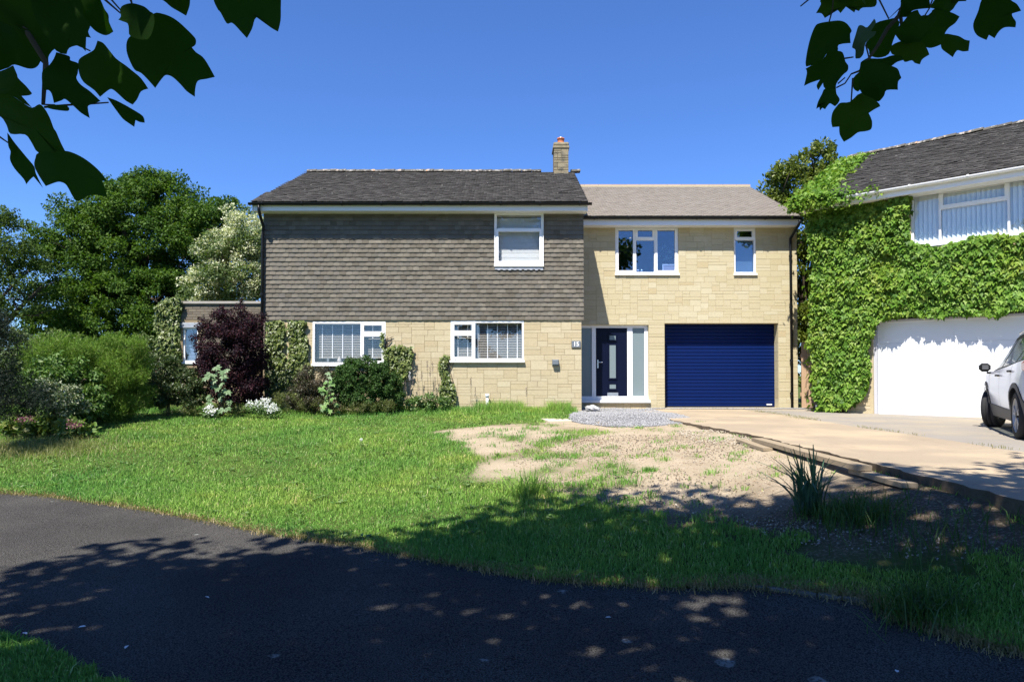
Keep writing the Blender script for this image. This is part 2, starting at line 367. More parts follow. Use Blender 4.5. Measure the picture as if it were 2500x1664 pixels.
g = obj('ground', me, m); g['kind'] = 'structure'

def sheet(name, poly, zf, m, step=.12, thick=0, attr=None):
    """a sheet with a clean outline, triangulated from grid + outline points"""
    bm = bmesh.new()
    vs = [bm.verts.new((x, y, 0)) for x, y in poly]; f = bm.faces.new(vs)
    bmesh.ops.triangulate(bm, faces=[f])
    for k in range(2):
        lo = min(p[k] for p in poly); hi = max(p[k] for p in poly); c = lo + step
        while c < hi:
            co = [0,0,0]; co[k] = c; no = [0,0,0]; no[k] = 1
            bmesh.ops.bisect_plane(bm, geom=bm.verts[:]+bm.edges[:]+bm.faces[:], plane_co=co, plane_no=no); c += step
    P = np.array([v.co[:2] for v in bm.verts]); Z = zf(P[:,0], P[:,1])
    for v, z in zip(bm.verts, Z): v.co.z = z
    if thick:
        r = bmesh.ops.extrude_face_region(bm, geom=bm.faces[:])
        for e in r['geom']:
            if isinstance(e, bmesh.types.BMVert): e.co.z -= thick
    bmesh.ops.recalc_face_normals(bm, faces=bm.faces[:])
    me = bpy.data.meshes.new(name); bm.to_mesh(me); bm.free()
    o = obj(name, me, m); return o
# asphalt path
m = bpy.data.materials.new('asphalt'); t = nodes(m); w = wpos(t)
col = mixc(t, noise(t, 1.3, 6, w), (.043,.041,.037), (.063,.060,.055))
col = mixc(t, rampf(t, noise(t, .55, 5, w, .6), .36, .66), mixc(t, 1., col, (.92,.92,.94), 'MULTIPLY'), mixc(t, 1., col, (1.34,1.34,1.34), 'MULTIPLY'))
v = N(t, 'ShaderNodeTexVoronoi'); v.inputs['Scale'].default_value = 95; t.links.new(w, v.inputs['Vector'])
col = mixc(t, rampf(t, v.outputs['Distance'], .25, .75), mixc(t, 1., col, (1.5,1.5,1.5), 'MULTIPLY'), mixc(t, 1., col, (.45,.45,.45), 'MULTIPLY'))
col = mixc(t, rampf(t, noise(t, 120., 2, w), .70, .74), col, (.30,.29,.27))
vl = N(t, 'ShaderNodeTexVoronoi'); vl.inputs['Scale'].default_value = 2.3; vl.inputs['Randomness'].default_value = 1
wv = t.nodes.new('ShaderNodeVectorMath'); wv.operation = 'MULTIPLY_ADD'; nz = N(t, 'ShaderNodeTexNoise'); nz.inputs['Scale'].default_value = 14; t.links.new(w, nz.inputs['Vector'])
t.links.new(nz.outputs['Color'], wv.inputs[0]); wv.inputs[1].default_value = (.06,.06,.06); t.links.new(w, wv.inputs[2]); t.links.new(wv.outputs[0], vl.inputs['Vector'])
sr = t.nodes.new('ShaderNodeSeparateColor'); t.links.new(vl.outputs['Color'], sr.inputs[0])
rad = t.nodes.new('ShaderNodeMath'); rad.operation = 'MULTIPLY_ADD'; t.links.new(sr.outputs[0], rad.inputs[0]); rad.inputs[1].default_value = .36; rad.inputs[2].default_value = -.17
dd_ = t.nodes.new('ShaderNodeMath'); dd_.operation = 'SUBTRACT'; t.links.new(rad.outputs[0], dd_.inputs[0]); t.links.new(vl.outputs['Distance'], dd_.inputs[1])
lich = t.nodes.new('ShaderNodeMath'); lich.operation = 'MULTIPLY'; t.links.new(rampf(t, dd_.outputs[0], 0., .02), lich.inputs[0]); t.links.new(rampf(t, noise(t, 40., 4, w), .36, .52), lich.inputs[1])
col = mixc(t, lich.outputs[0], col, (.19,.20,.185))
finish(t, col, 1., v.outputs['Distance'], .8, .01, .04)
o = sheet('path', PATH, lambda x, y: gz(x, y) - .012, m, .25); o['kind'] = 'structure'
# the two concrete drives
def concrete(name, a, b, dust):
    m = bpy.data.materials.new(name); t = nodes(m); w = wpos(t)
    col = mixc(t, noise(t, 1.1, 7, w, .6), a, b)
    col = mixc(t, rampf(t, noise(t, .7, 4, w), .45, .62), col, dust)
    col = mixc(t, rampf(t, noise(t, 30., 6, w, .7), .60, .72), col, tuple(x*.55 for x in a))
    col = mixc(t, rampf(t, noise(t, 2.6, 6, w, .6), .64, .78), col, tuple(x*.7 for x in a))
    finish(t, col, .92, noise(t, 60., 6, w, .7), .6, .008, .15); return m
dz = lambda x, y: -.03 - .0022*(18.5-y) + (vnoise(x, y, .9, 4)-.5)*.03
def dz1(x, y): return np.where(y > 17.6, -.035, dz(x, y))
jd = []
for i, (x, y) in enumerate(DRIVE):           # roughen the broken edge of the slab
    x2, y2 = DRIVE[(i+1) % len(DRIVE)]
    n_ = max(1, int(math.hypot(x2-x, y2-y)/.13)) if i < 8 else 1
    for k in range(n_):
        q = k/n_; jd.append((x+(x2-x)*q + (random.uniform(-.05,.05) if i < 8 else 0), y+(y2-y)*q))
drive_ = o = sheet('driveway', jd, dz1, concrete('concrete_dusty', (.25,.20,.142), (.33,.268,.19), (.37,.295,.20)), .4, .30); o['kind'] = 'structure'
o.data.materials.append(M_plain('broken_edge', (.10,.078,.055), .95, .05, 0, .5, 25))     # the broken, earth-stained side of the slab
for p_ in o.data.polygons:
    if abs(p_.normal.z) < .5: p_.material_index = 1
o = sheet('neighbouring_driveway', DRIVE2, lambda x, y: dz(x, y)-.006, concrete('concrete_grey', (.21,.19,.165), (.27,.245,.21), (.29,.25,.19)), .5, .30); o['kind'] = 'structure'
# gravel: many small chippings
def chippings(name, poly, n, zf, cols, smin, smax, label=None):
    xs = [p[0] for p in poly]; ys = [p[1] for p in poly]
    x = rng.uniform(min(xs), max(xs), n*3); y = rng.uniform(min(ys), max(ys), n*3)
    k = inpoly(*warp(x, y, .06, 4), poly); x = x[k][:n]; y = y[k][:n]; n = len(x)
    T = [(1,0,0),(-1,.2,0),(0,1,.1),(.1,-1,0),(0,0,.6),(0,.1,-.6)]; Fc = [(0,2,4),(2,1,4),(1,3,4),(3,0,4),(2,0,5),(1,2,5),(3,1,5),(0,3,5)]
    nr = unit(rng.normal(size=(n,3))); tt = unit(rng.normal(size=(n,3)))
    V, Fs = stamp(T, Fc, np.stack([x, y, zf(x, y)], 1), frames_from(tt, nr), rng.uniform(smin, smax, n)[:,None]*rng.uniform(.6,1.2,(n,3)))
    m = M_pieces(name+'_chips', cols, True, .9, 60)
    o = obj(name, np_mesh(name, V, Fs), m); o['kind'] = 'stuff'
    if label: o['label'] = label; o['category'] = 'gravel'
    return o
GREY = [(.168,.168,.1722),(.252,.252,.252),(.3192,.3192,.3234),(.2184,.2184,.2268),(.3696,.3612,.3528)]
def pile(x, y):
    cx, cy = np.mean([p[0] for p in GRAVEL]), np.mean([p[1] for p in GRAVEL])
    return gz(x, y) + .05*np.clip(1-((x-cx)/1.6)**2-((y-cy)/1.4)**2, -.2, 1) + .025
sheet('gravel_bed', [p for p in GRAVEL], lambda x, y: pile(x, y)-.012, M_plain('gravel_base', (.24,.24,.245), .95, .1, 0, .3, 60), .2)['kind'] = 'structure'
chippings('gravel', GRAVEL, 9000, pile, GREY, .012, .026, 'grey stone chippings spread in front of the front door')
STRIP = [(3.6,18.3),(7.9,18.3),(7.9,18.66),(3.6,18.66)]
chippings('gravel_strip', STRIP, 1800, lambda x, y: 0*x-.022, GREY, .010, .022, 'narrow strip of grey chippings along the foot of the garage door')
RUB = hits([(1640,1052),(1790,1048),(1850,1075),(1870,1095),(1800,1092),(1700,1080)])
chippings('rubble', RUB, 700, lambda x, y: gz(x, y)+.01, [(.36,.31,.23),(.44,.39,.31),(.30,.24,.17)], .008, .022, 'pale broken rubble scattered at the corner of the concrete drive')
DR2 = hits([(1250,1060),(1700,1060),(1950,1120),(2000,1300),(1500,1240),(1250,1180)])
chippings('earth_stones', DR2, 6500, lambda x, y: gz(x, y)+.004, [(.30,.22,.14),(.20,.15,.10),(.44,.38,.29),(.07,.055,.045)], .004, .016, 'small stones and clods lying about on the bare earth')
BED = hits([(1800,1270),(2010,1270),(2440,1320),(2440,1390),(2050,1340),(1850,1310)])
chippings('bed_chippings', BED, 260, lambda x, y: gz(x, y)+.006, [(.36,.33,.28),(.2,.16,.12),(.42,.40,.37)], .006, .018, 'pale chippings and bark scattered on the shaded planting bed')

# ------------------------------------------------------------------ grass
def blades(x, y, z, h, wd, lean=.5):
    n = len(x); az = rng.uniform(0, 2*np.pi, n); dx, dy = np.cos(az), np.sin(az)
    ln = np.abs(rng.normal(0, lean, n)) * h; a2 = rng.uniform(0, 2*np.pi, n); px_, py_ = np.cos(a2)*wd/2, np.sin(a2)*wd/2
    B = np.stack([x, y, z], 1); mid = B + np.stack([dx*ln*.35, dy*ln*.35, h*.6], 1)
    tip = B + np.stack([dx*ln, dy*ln, h*(1-.25*np.clip(ln/h,0,1))], 1); s = np.stack([px_, py_, 0*px_], 1)
    V = np.stack([B-s, B+s, mid-s*.8, mid+s*.8, tip], 1).reshape(-1,3)
    Fs = (np.array([(0,1,3),(0,3,2),(2,3,4)])[None] + (np.arange(n)*5)[:,None,None]).reshape(-1,3)
    return V, Fs
def grass_points(n, ymin, ymax):
    # denser towards the camera, only where the picture can look plus a margin
    y = ymin * (ymax/ymin) ** rng.uniform(0, 1, n)
    x = rng.uniform(-.86, .86, n) * y + rng.uniform(-.4, .4, n)
    return x, y
x1, y1 = grass_points(620000, 3.0, 17.3)
wx, wy = warp(x1, y1, .07, 5)
bad = inpoly(wx, wy, PATH) | inpoly(x1, y1, DRIVE) | inpoly(x1, y1, DRIVE2) | inpoly(wx, wy, GRAVEL) | (x1 > 6.1) | ((x1 > 1.5) & (y1 > 13.6) & (vnoise(x1,y1,.8,2) < 2))
df_ = dirt_frac(x1, y1); dirt = df_ > .45
tuft = vnoise(x1, y1, 2.6, 40)
keep = ~bad & ((rng.uniform(0,1,len(x1)) < (1-df_)**1.9) | ((tuft > .68) & (rng.uniform(0,1,len(x1)) < .30)))
# thin the planted bed in the shade
inb = inpoly(x1, y1, hits([(1700,1265),(2000,1290),(2500,1290),(2500,1420),(2000,1370),(1750,1300)]))
keep &= ~(inb & (vnoise(x1, y1, 1.5, 77) < .60))
x1, y1, dirt = x1[keep], y1[keep], dirt[keep]
hh = .026 + .07*vnoise(x1, y1, .7, 13)**2 + .06*np.clip(vnoise(x1, y1, 2.0, 14)-.55, 0, 1) + rng.exponential(.010, len(x1))
edge = inpoly(*warp(x1, y1, .35, 3), PATH)
hh = np.where(y1 > 16.2, hh*1.9, hh); hh = np.where(dirt, hh*.75, hh); hh = np.where(y1 < 7.5, hh*.95, hh)
hh = np.clip(hh, .02, .17)
V, Fs = blades(x1, y1, gz(x1, y1)-.004, hh, .0045+.003*rng.uniform(0,1,len(x1))+.00035*y1, .55)
m = bpy.data.materials.new('grass'); t = nodes(m); w = wpos(t); r = rnd(t, True)
cr = t.nodes.new('ShaderNodeValToRGB'); e = cr.color_ramp.elements
GC = [(.1091,.2394,.042),(.1756,.3392,.06),(.2367,.419,.09),(.2061,.379,.075),(.3325,.4655,.1425),(.5719,.5453,.315)]
while len(e) < len(GC): e.new(.5)
for i, c in enumerate(GC): e[i].position = [0,.3,.55,.8,.94,1][i]; e[i].color = c4(c)
t.links.new(r, cr.inputs[0]); col = cr.outputs[0]
col = mixc(t, rampf(t, noise(t, .45, 4, w), .35, .65), mixc(t, 1., col, (.60,.78,.72), 'MULTIPLY'), mixc(t, 1., col, (1.22,1.08,.95), 'MULTIPLY'))
col = mixc(t, rampf(t, noise(t, 1.3, 5, w), .54, .70), col, mixc(t, 1., col, (1.6,1.22,1.3), 'MULTIPLY'))
p = N(t, 'ShaderNodeBsdfPrincipled'); p.inputs['Roughness'].default_value = .5; p.inputs['Specular IOR Level'].default_value = .12
tr = N(t, 'ShaderNodeBsdfTranslucent'); mx = N(t, 'ShaderNodeMixShader'); mx.inputs[0].default_value = .35
t.links.new(col, p.inputs['Base Color']); t.links.new(col, tr.inputs['Color']); t.links.new(p.outputs[0], mx.inputs[1]); t.links.new(tr.outputs[0], mx.inputs[2])
o_ = N(t, 'ShaderNodeOutputMaterial'); t.links.new(mx.outputs[0], o_.inputs[0]); MT['grass'] = m
gr = obj('grass', np_mesh('grass', V, Fs), m); gr['kind'] = 'stuff'; tag(gr, 'green lawn grass between the path and the house', 'grass')
# dry fringe along the path and in the crack between the drives
FE = np.array(FAR_EDGE); seg = rng.integers(0, len(FE)-1, 22000); q = rng.uniform(0,1,22000)[:,None]
P = FE[seg]*(1-q)+FE[seg+1]*q + rng.normal(0,.06,(22000,2)) + np.array([.0,.045])
hh = rng.uniform(.015,.06,len(P)); V, Fs = blades(P[:,0], P[:,1], gz(P[:,0],P[:,1])-.008, hh, .004+.004*rng.uniform(0,1,len(P)), 1.0)
dry = M_leaf('dry_grass', [(.30,.22,.11),(.38,.29,.15),(.22,.18,.08),(.14,.15,.05)], .3)
o = obj('dry_grass_edge', np_mesh('dry_grass_edge', V, Fs), dry); o['kind'] = 'stuff'; tag(o, 'straw-coloured dry grass fringe along the far edge of the path', 'grass')
n = 2600; y = rng.uniform(6, 17.6, n); x = 6.22 + rng.normal(0, .05, n) + .12*(y > 14.2)*rng.normal(0,1,n)
k = ((vnoise(x*0, y, .9, 8) > .50) & (rng.uniform(0,1,n) < .35)) | (y > 14.2); x, y = x[k], y[k]
V, Fs = blades(x, y, 0*x-.05, rng.uniform(.02,.06,len(x)), .006+0*x, .9)
o = obj('crack_weeds', np_mesh('crack_weeds', V, Fs), M_leaf('weed_grass', [(.15,.16,.05),(.24,.22,.09),(.34,.29,.15)], .3)); o['kind'] = 'stuff'; tag(o, 'weeds growing in the joint between the two concrete drives', 'grass')
# broad-leaved weeds and clover in the lawn
n = 420; cx_ = rng.uniform(-9, 2, n); cy_ = rng.uniform(6.5, 16.5, n); k = ~inpoly(cx_, cy_, PATH) & (dirt_frac(cx_, cy_) < .6) & (np.abs(cx_) < cy_*.8); cx_, cy_ = cx_[k], cy_[k]
m_ = 14; a_ = rng.uniform(0, 2*np.pi, (len(cx_), m_)); P = np.stack([np.repeat(cx_[:,None],m_,1), np.repeat(cy_[:,None],m_,1), np.repeat((gz(cx_,cy_)+.03)[:,None],m_,1)], -1) + rng.normal(0,.03,(len(cx_),m_,3))*np.array([1,1,.25])
tv = np.stack([np.cos(a_), np.sin(a_), .35+0*a_], -1).reshape(-1,3); V, Fs = stamp(*OVAL, P.reshape(-1,3), frames_from(tv, np.repeat([[0,0,1.]], len(tv), 0)+rng.normal(0,.25,(len(tv),3))), rng.uniform(.025,.07,len(tv)))
o = obj('lawn_weeds', np_mesh('lawn_weeds', V, Fs), M_leaf('weed_leaf', [(.07,.15,.03),(.12,.21,.05),(.17,.24,.09)], .3)); o['kind'] = 'stuff'; tag(o, 'low broad-leaved weeds and clover scattered through the lawn', 'weeds')
# ------------------------------------------------------------------ masonry helpers
def slab_holes(x0, x1, z0, z1, y0, y1, holes):
    """wall slab with window openings, front at y0; closed reveals"""
    X = sorted({x0, x1, *[h[0] for h in holes], *[h[1] for h in holes]}); Z = sorted({z0, z1, *[h[2] for h in holes], *[h[3] for h in holes]})
    X = [x for x in X if x0 <= x <= x1]; Z = [z for z in Z if z0 <= z <= z1]; b = MB()
    S = [[not any(h[0] <= (X[i]+X[i+1])/2 <= h[1] and h[2] <= (Z[j]+Z[j+1])/2 <= h[3] for h in holes) for j in range(len(Z)-1)] for i in range(len(X)-1)]
    def sol(i, j): return 0 <= i < len(X)-1 and 0 <= j < len(Z)-1 and S[i][j]
    for i in range(len(X)-1):
        for j in range(len(Z)-1):
            if not S[i][j]: continue
            a, c, d, e = X[i], X[i+1], Z[j], Z[j+1]
            b.poly([(a,y0,d),(c,y0,d),(c,y0,e),(a,y0,e)]); b.poly([(c,y1,d),(a,y1,d),(a,y1,e),(c,y1,e)])
            if not sol(i-1,j): b.poly([(a,y1,d),(a,y0,d),(a,y0,e),(a,y1,e)])
            if not sol(i+1,j): b.poly([(c,y0,d),(c,y1,d),(c,y1,e),(c,y0,e)])
            if not sol(i,j-1): b.poly([(a,y1,d),(c,y1,d),(c,y0,d),(a,y0,d)])
            if not sol(i,j+1): b.poly([(a,y0,e),(c,y0,e),(c,y1,e),(a,y1,e)])
    return b
def lines(edges, step):
    out = []
    for a, b in zip(edges[:-1], edges[1:]):
        n = max(1, round((b-a)/step)); out += [a+(b-a)*k/n for k in range(n)]
    return out + [edges[-1]]
def ashlar(x0, x1, z0, z1, holes, ux, uz, wr, hs, seed):
    rn = random.Random(seed)
    X = lines(sorted({x0, x1, *[v for h in holes for v in h[:2] if x0 < v < x1]}), ux)
    Z = lines(sorted({z0, z1, *[v for h in holes for v in h[2:] if z0 < v < z1]}), uz)
    free = [[not any(h[0] < (X[i]+X[i+1])/2 < h[1] and h[2] < (Z[j]+Z[j+1])/2 < h[3] for h in holes) for i in range(len(X)-1)] for j in range(len(Z)-1)]
    out = []
    for j in range(len(Z)-1):
        for i in range(len(X)-1):
            if not free[j][i]: continue
            h = rn.choice(hs); w = rn.randint(*wr) if h < 3 else rn.randint(wr[0], max(wr[0], wr[1]-1))
            def ok(w, h): return i+w < len(X) and j+h < len(Z) and all(free[j+b][i+a] for a in range(w) for b in range(h))
            while not ok(w, h):
                if w > 1 and (w >= h or h == 1): w -= 1
                else: h -= 1
            # do not leave slivers
            if ok(w+1, h) and not ok(w+2, h): w += 1
            for a in range(w):
                for b in range(h): free[j+b][i+a] = False
            out.append((X[i], X[i+w], Z[j], Z[j+h]))
    return out
_sm = {}
def stone_mesh(w, h, m, d=.05, ch=.004, key=''):
    k = (round(w, 3), round(h, 3), m.name, d)
    if k in _sm: return _sm[k]
    a, b = w/2, h/2
    V = [(-a+ch,-d,-b+ch),(a-ch,-d,-b+ch),(a-ch,-d,b-ch),(-a+ch,-d,b-ch),(-a,-d+ch,-b),(a,-d+ch,-b),(a,-d+ch,b),(-a,-d+ch,b),(-a,0,-b),(a,0,-b),(a,0,b),(-a,0,b)]
    F = [(0,1,2,3),(4,5,1,0),(5,6,2,1),(6,7,3,2),(7,4,0,3),(8,9,5,4),(9,10,6,5),(10,11,7,6),(11,8,4,7)]
    me = bpy.data.meshes.new('stone'); me.from_pydata(V, [], F); me.materials.append(m); _sm[k] = me; return me
def lay(parent, rects, y, m, joint=.008, d=.05, name='stone', limit=300, jit=.002, key=None):
    o0 = ORG[parent.name]; order = sorted(rects, key=key or (lambda r: -(r[1]-r[0])*(r[3]-r[2])))
    for r in order[:limit]:
        me = stone_mesh(r[1]-r[0]-joint, r[3]-r[2]-joint, m, d)
        o = bpy.data.objects.new(name, me); link(o, parent)
        o.location = ((r[0]+r[1])/2-o0[0], y+d-.007+random.uniform(-jit, jit)-o0[1], (r[2]+r[3])/2-o0[2])
        o.rotation_euler = (random.uniform(-.006,.006), 0, random.uniform(-.006,.006))
    if len(order) > limit:
        b = MB()
        for r in order[limit:]:
            me = stone_mesh(r[1]-r[0]-joint, r[3]-r[2]-joint, m, d); c = ((r[0]+r[1])/2, y+d-.007+random.uniform(-jit,jit), (r[2]+r[3])/2)
            b.mesh([(v.co.x+c[0], v.co.y+c[1], v.co.z+c[2]) for v in me.vertices], [tuple(p.vertices) for p in me.polygons])
        o = b.build('small_stones', m, parent); o['kind'] = 'stuff'
def roof_tiles(parent, name, o, along, up, L, S, m, w=.165, g=.1, seed=0, clip=None, lift=.02, jit=1.):
    """courses of plain tiles on a slope: o = eaves corner, along and up = unit vectors"""
    rn = np.random.default_rng(seed); along = np.array(along, float); up = np.array(up, float); nrm = np.cross(along, up)
    nr = int(S/g); nc = int(L/w)+2; J, I = np.meshgrid(np.arange(nr), np.arange(nc), indexing='ij'); J = J.ravel(); I = I.ravel()
    u = (I - .5*(J % 2))*w; v = J*g
    u0 = np.maximum(u, 0.); u1 = np.minimum(u+w, L); k = (u1-u0) > .03; u, wf = u0, (u1-u0)/w
    if clip is not None: k &= clip(u, v)
    u, v, wf = u[k], v[k], wf[k]; n = len(u)
    Ob = np.array(o)+u[:,None]*along+v[:,None]*up+nrm*rn.normal(.004,.003*jit,(n,1))
    T = [(0.002,0,lift),(w-.002,0,lift),(w-.002,g*1.5,.001),(.002,g*1.5,.001),(.002,0,lift-.014),(w-.002,0,lift-.014)]
    Fq = [(0,1,2),(0,2,3),(4,5,1),(4,1,0),(4,0,3),(1,5,2)]
    th = rn.normal(0,.012*jit,n); fr = np.stack([np.cos(th)[:,None]*along+np.sin(th)[:,None]*up, -np.sin(th)[:,None]*along+np.cos(th)[:,None]*up, np.repeat(nrm[None],n,0)],1)
    sc = np.ones((n,3)); sc[:,0] = wf; sc[:,2] = rn.uniform(.8,1.35,n) if jit > .5 else rn.uniform(.95,1.05,n)
    V, Fs = stamp(T, Fq, Ob, fr, sc)
    V = V - np.array(ORG[parent.name])
    ob = obj(name, np_mesh(name, V, Fs), m, parent); ob['kind'] = 'stuff'; return ob
def gutter(parent, x0, x1, y, z, m, r=.058, n=9, name='gutter', brk=None):
    b = MB(); P = []
    for k in range(n):
        a = math.pi + math.pi*k/(n-1); P.append((math.cos(a)*r, math.sin(a)*r))
    for k in range(n-1):
        (a, c), (d, e) = P[k], P[k+1]
        b.poly([(x0,y+a,z+c),(x0,y+d,z+e),(x1,y+d,z+e),(x1,y+a,z+c)])
        b.poly([(x0,y+a*.9,z+c*.9),(x1,y+a*.9,z+c*.9),(x1,y+d*.9,z+e*.9),(x0,y+d*.9,z+e*.9)])
    for xx in (x0, x1): b.poly([(xx,y+a,z+c) for a, c in P])
    g = b.build(name, m, parent)
    if brk:
        xx = x0 + .35
        while xx < x1:
            b = MB()
            for k in range(n-1):
                (a, c), (d, e) = P[k], P[k+1]
                for q in ((-.02,.02),):
                    b.poly([(xx+q[0],y+a*1.15,z+c*1.15),(xx+q[0],y+d*1.15,z+e*1.15),(xx+q[1],y+d*1.15,z+e*1.15),(xx+q[1],y+a*1.15,z+c*1.15)])
            b.box(xx-.02, xx+.02, y-r*1.2, y-r*.9, z-.02, z+.012)
            b.build('bracket', m, g); xx += brk
    return g
# ------------------------------------------------------------------ windows
def frame_rect(b, x0, x1, z0, z1, y0, y1, t, tb=None):
    tb = tb or t
    b.box(x0, x0+t, y0, y1, z0, z1); b.box(x1-t, x1, y0, y1, z0, z1)
    b.box(x0+t, x1-t, y0, y1, z1-t, z1); b.box(x0+t, x1-t, y0, y1, z0, z0+tb)
def pane(parent, x0, x1, z0, z1, y, m):
    return MB().box(x0, x1, y, y+.006, z0, z1).build('pane', m, parent)
def window(parent, x0, x1, z0, z1, y, lights, mg, sill=.05, t=.05, sillout=.07):
    """lights: (x0,x1,z0,z1,opening?) ; y = outer face of the frame"""
    b = MB(); frame_rect(b, x0, x1, z0, z1, y, y+.07, t)
    for (a, c, d, e, op) in lights:
        if a > x0+t+.02 and not any(abs(a-l[1]) > 1e9 for l in lights): b.box(a-.022, a+.022, y+.001, y+.069, max(d, z0+t), min(e, z1-t))
        if e < z1-t-.02: b.box(max(a, x0+t)+.022, min(c, x1-t)-.022, y+.002, y+.068, e-.022, e+.022)
    fr = b.build('window_frame', MT['pvc'], parent)
    if sill: MB().box(x0-.02, x1+.02, y-sillout, y+.02, z0-sill, z0+.004, .006).build('sill', MT['pvc'], fr)
    for (a, c, d, e, op) in lights:
        ia = a+.022 if a > x0+t else x0+t; ic = c-.022 if c < x1-t else x1-t
        idd = d+.022 if d > z0+t else z0+t; ie = e-.022 if e < z1-t else z1-t
        if op:
            s = MB(); q = .008; frame_rect(s, ia-.018, ic+.018, idd-.018, ie+.018, y-.014, y+.05, .062)
            so = s.build('casement', MT['pvc'], fr); pane(fr, ia+.036, ic-.036, idd+.036, ie-.036, y+.02, mg)
        else: pane(fr, ia-.004, ic+.004, idd-.004, ie+.004, y+.03, mg)
    return fr
def blind(name, label, x0, x1, z0, z1, y, pitch, width, tilt, tapes, taper=.022, ms='blind'):
    t0 = thing(name, label, 'blind', ((x0+x1)/2, y, z0)); o0 = ORG[t0.name]
    c, s = math.cos(tilt)*width/2, math.sin(tilt)*width/2; L = (x1-x0)/2
    V = [(-L,-c,-s),(L,-c,-s),(L,0,.003),(-L,0,.003),(L,c,s),(-L,c,s)]; me = bpy.data.meshes.new('slat'); me.from_pydata(V, [], [(0,1,2,3),(3,2,4,5)]); me.materials.append(MT[ms])
    z = z0+.03; 
    while z < z1-.05:
        o = bpy.data.objects.new('slat', me); link(o, t0); o.location = (0, random.uniform(-.001,.001), z-o0[2]); o.rotation_euler = (0, random.uniform(-.002,.002), 0); z += pitch
    MB().box(x0, x1, y-.025, y+.025, z1-.045, z1).build('head_rail', MT['blind'], t0)
    MB().box(x0, x1, y-.022, y+.022, z0, z0+.02).build('bottom_rail', MT['blind'], t0)
    for tx in tapes: MB().box(tx-taper/2, tx+taper/2, y-c-.005, y-c-.003, z0, z1-.04).build('tape', MT['pvc'], t0)
    return t0

# ================================================================== the main house
YM = 17.4
zm = lambda py: at(1250, py, YM)[2]
xm = lambda px: (px-1250)/FPX*YM
ML, MR = xm(646), xm(1420); Z_T0, Z_T1 = zm(781), zm(518)
house = thing('detached_house', 'main house with dark hung tiles above cream stone and grey mossy roof', 'house', ((ML+MR)/2, YM, -.1))
W1 = (xm(763), xm(941), zm(889), zm(785)+.0); W2 = (xm(1100), xm(1279), zm(880), zm(783)); W3 = (xm(1208), xm(1326), zm(647), zm(521))
ZR = 7.12; YR = 20.9                                   # ridge
wall = slab_holes(ML+.03, MR-.03, -.3, 5.0, YM+.002, YM+.25, [W1, W2, W3]).build('front_wall', MT['mortar'], house)
b = MB()
b.box(ML+.03, ML+.25, YM+.251, 24.3, -.3, 5.0); b.box(MR-.25, MR-.03, YM+.251, 24.3, -.3, 5.0); b.box(ML+.251, MR-.251, 24.1, 24.299, -.3, 5.0)
b.box(ML+.251, MR-.251, YM+.251, 24.09, 2.33, 2.45); b.box(ML+.251, MR-.251, YM+.251, 24.09, -.1, .02); b.box(ML+.251, MR-.251, YM+.251, 24.09, 4.95, 4.99)
b.box(-1.2, -1.1, YM+.251, 24.09, .021, 4.94); b.box(ML+.26, MR-.26, 20.2, 20.3, .022, 4.94)
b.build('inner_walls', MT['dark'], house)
st = ashlar(ML, MR, zm(1014), Z_T0+.06, [W1, W2], .085, .072, (3, 6), [1,1,1,2,2,2,3], 11)
lay(wall, st, YM, MT['stone'], .005, key=lambda r: -(r[1]+r[0])/2)
# hung tiles, 24 courses
TW, TG = .163, .115
def hung_mesh(k):
    rn = random.Random(k); w = TW/2-.0015; a, bb, c = [rn.uniform(0,.006) for _ in range(3)]; h = .165
    V = [(-w,-.036,a),(0,-.040,bb-.003),(w,-.036,c),(-w,-.008,h),(0,-.009,h),(w,-.008,h),(-w,-.020,a),(0,-.022,bb-.003),(w,-.020,c)]
    F = [(0,1,4,3),(1,2,5,4),(6,7,1,0),(7,8,2,1),(6,0,3),(2,8,5)]
    me = bpy.data.meshes.new('hung_tile'); me.from_pydata(V, [], F); me.materials.append(MT['tile']); return me
HM = [hung_mesh(k) for k in range(6)]
rest = MB(); nrow = int(round((Z_T1-Z_T0)/TG)); o0 = ORG[house.name]; cnt = 0
tiles = thing  # (name kept free)
hang = slab_holes(ML-.02, MR+.03, Z_T0+.02, Z_T1, YM-.009, YM+.0015, [(W3[0]-.02, W3[1]+.02, W3[2]-.04, W3[3]+.2)]).build('tile_battens', MT['dark'], house)
for j in range(nrow):
    z = Z_T0 + j*TG; x = ML-.05-(TW/2 if j % 2 else 0)
    while x < MR+.05:
        a, c = max(x, ML-.045), min(x+TW, MR+.055); x += TW
        if z+.03 > W3[2]-.05:
            if a < W3[0] < c: c = W3[0]
            if a < W3[1] < c: a = W3[1]
            if a >= W3[0] and c <= W3[1]: continue
        if c-a < .02: continue
        me = random.choice(HM); sx = (c-a)/TW; p = ((a+c)/2, YM-.002+random.uniform(-.003,.003), z+random.uniform(-.002,.002)); ry = random.uniform(-.008,.008)
        if j < 6 and cnt < 300:
            o = bpy.data.objects.new('hung_tile', me); link(o, hang); o.location = Vector(p)-o0; o.scale = (sx,1,1); o.rotation_euler = (random.uniform(-.02,.02), ry, 0); cnt += 1
        else:
            rest.mesh([(v.co.x*sx+p[0], v.co.y+p[1], v.co.z+p[2]+v.co.x*ry) for v in me.vertices], [tuple(q.vertices) for q in me.polygons])
o = rest.build('hung_tiles', MT['tile_i'], hang); o['kind'] = 'stuff'
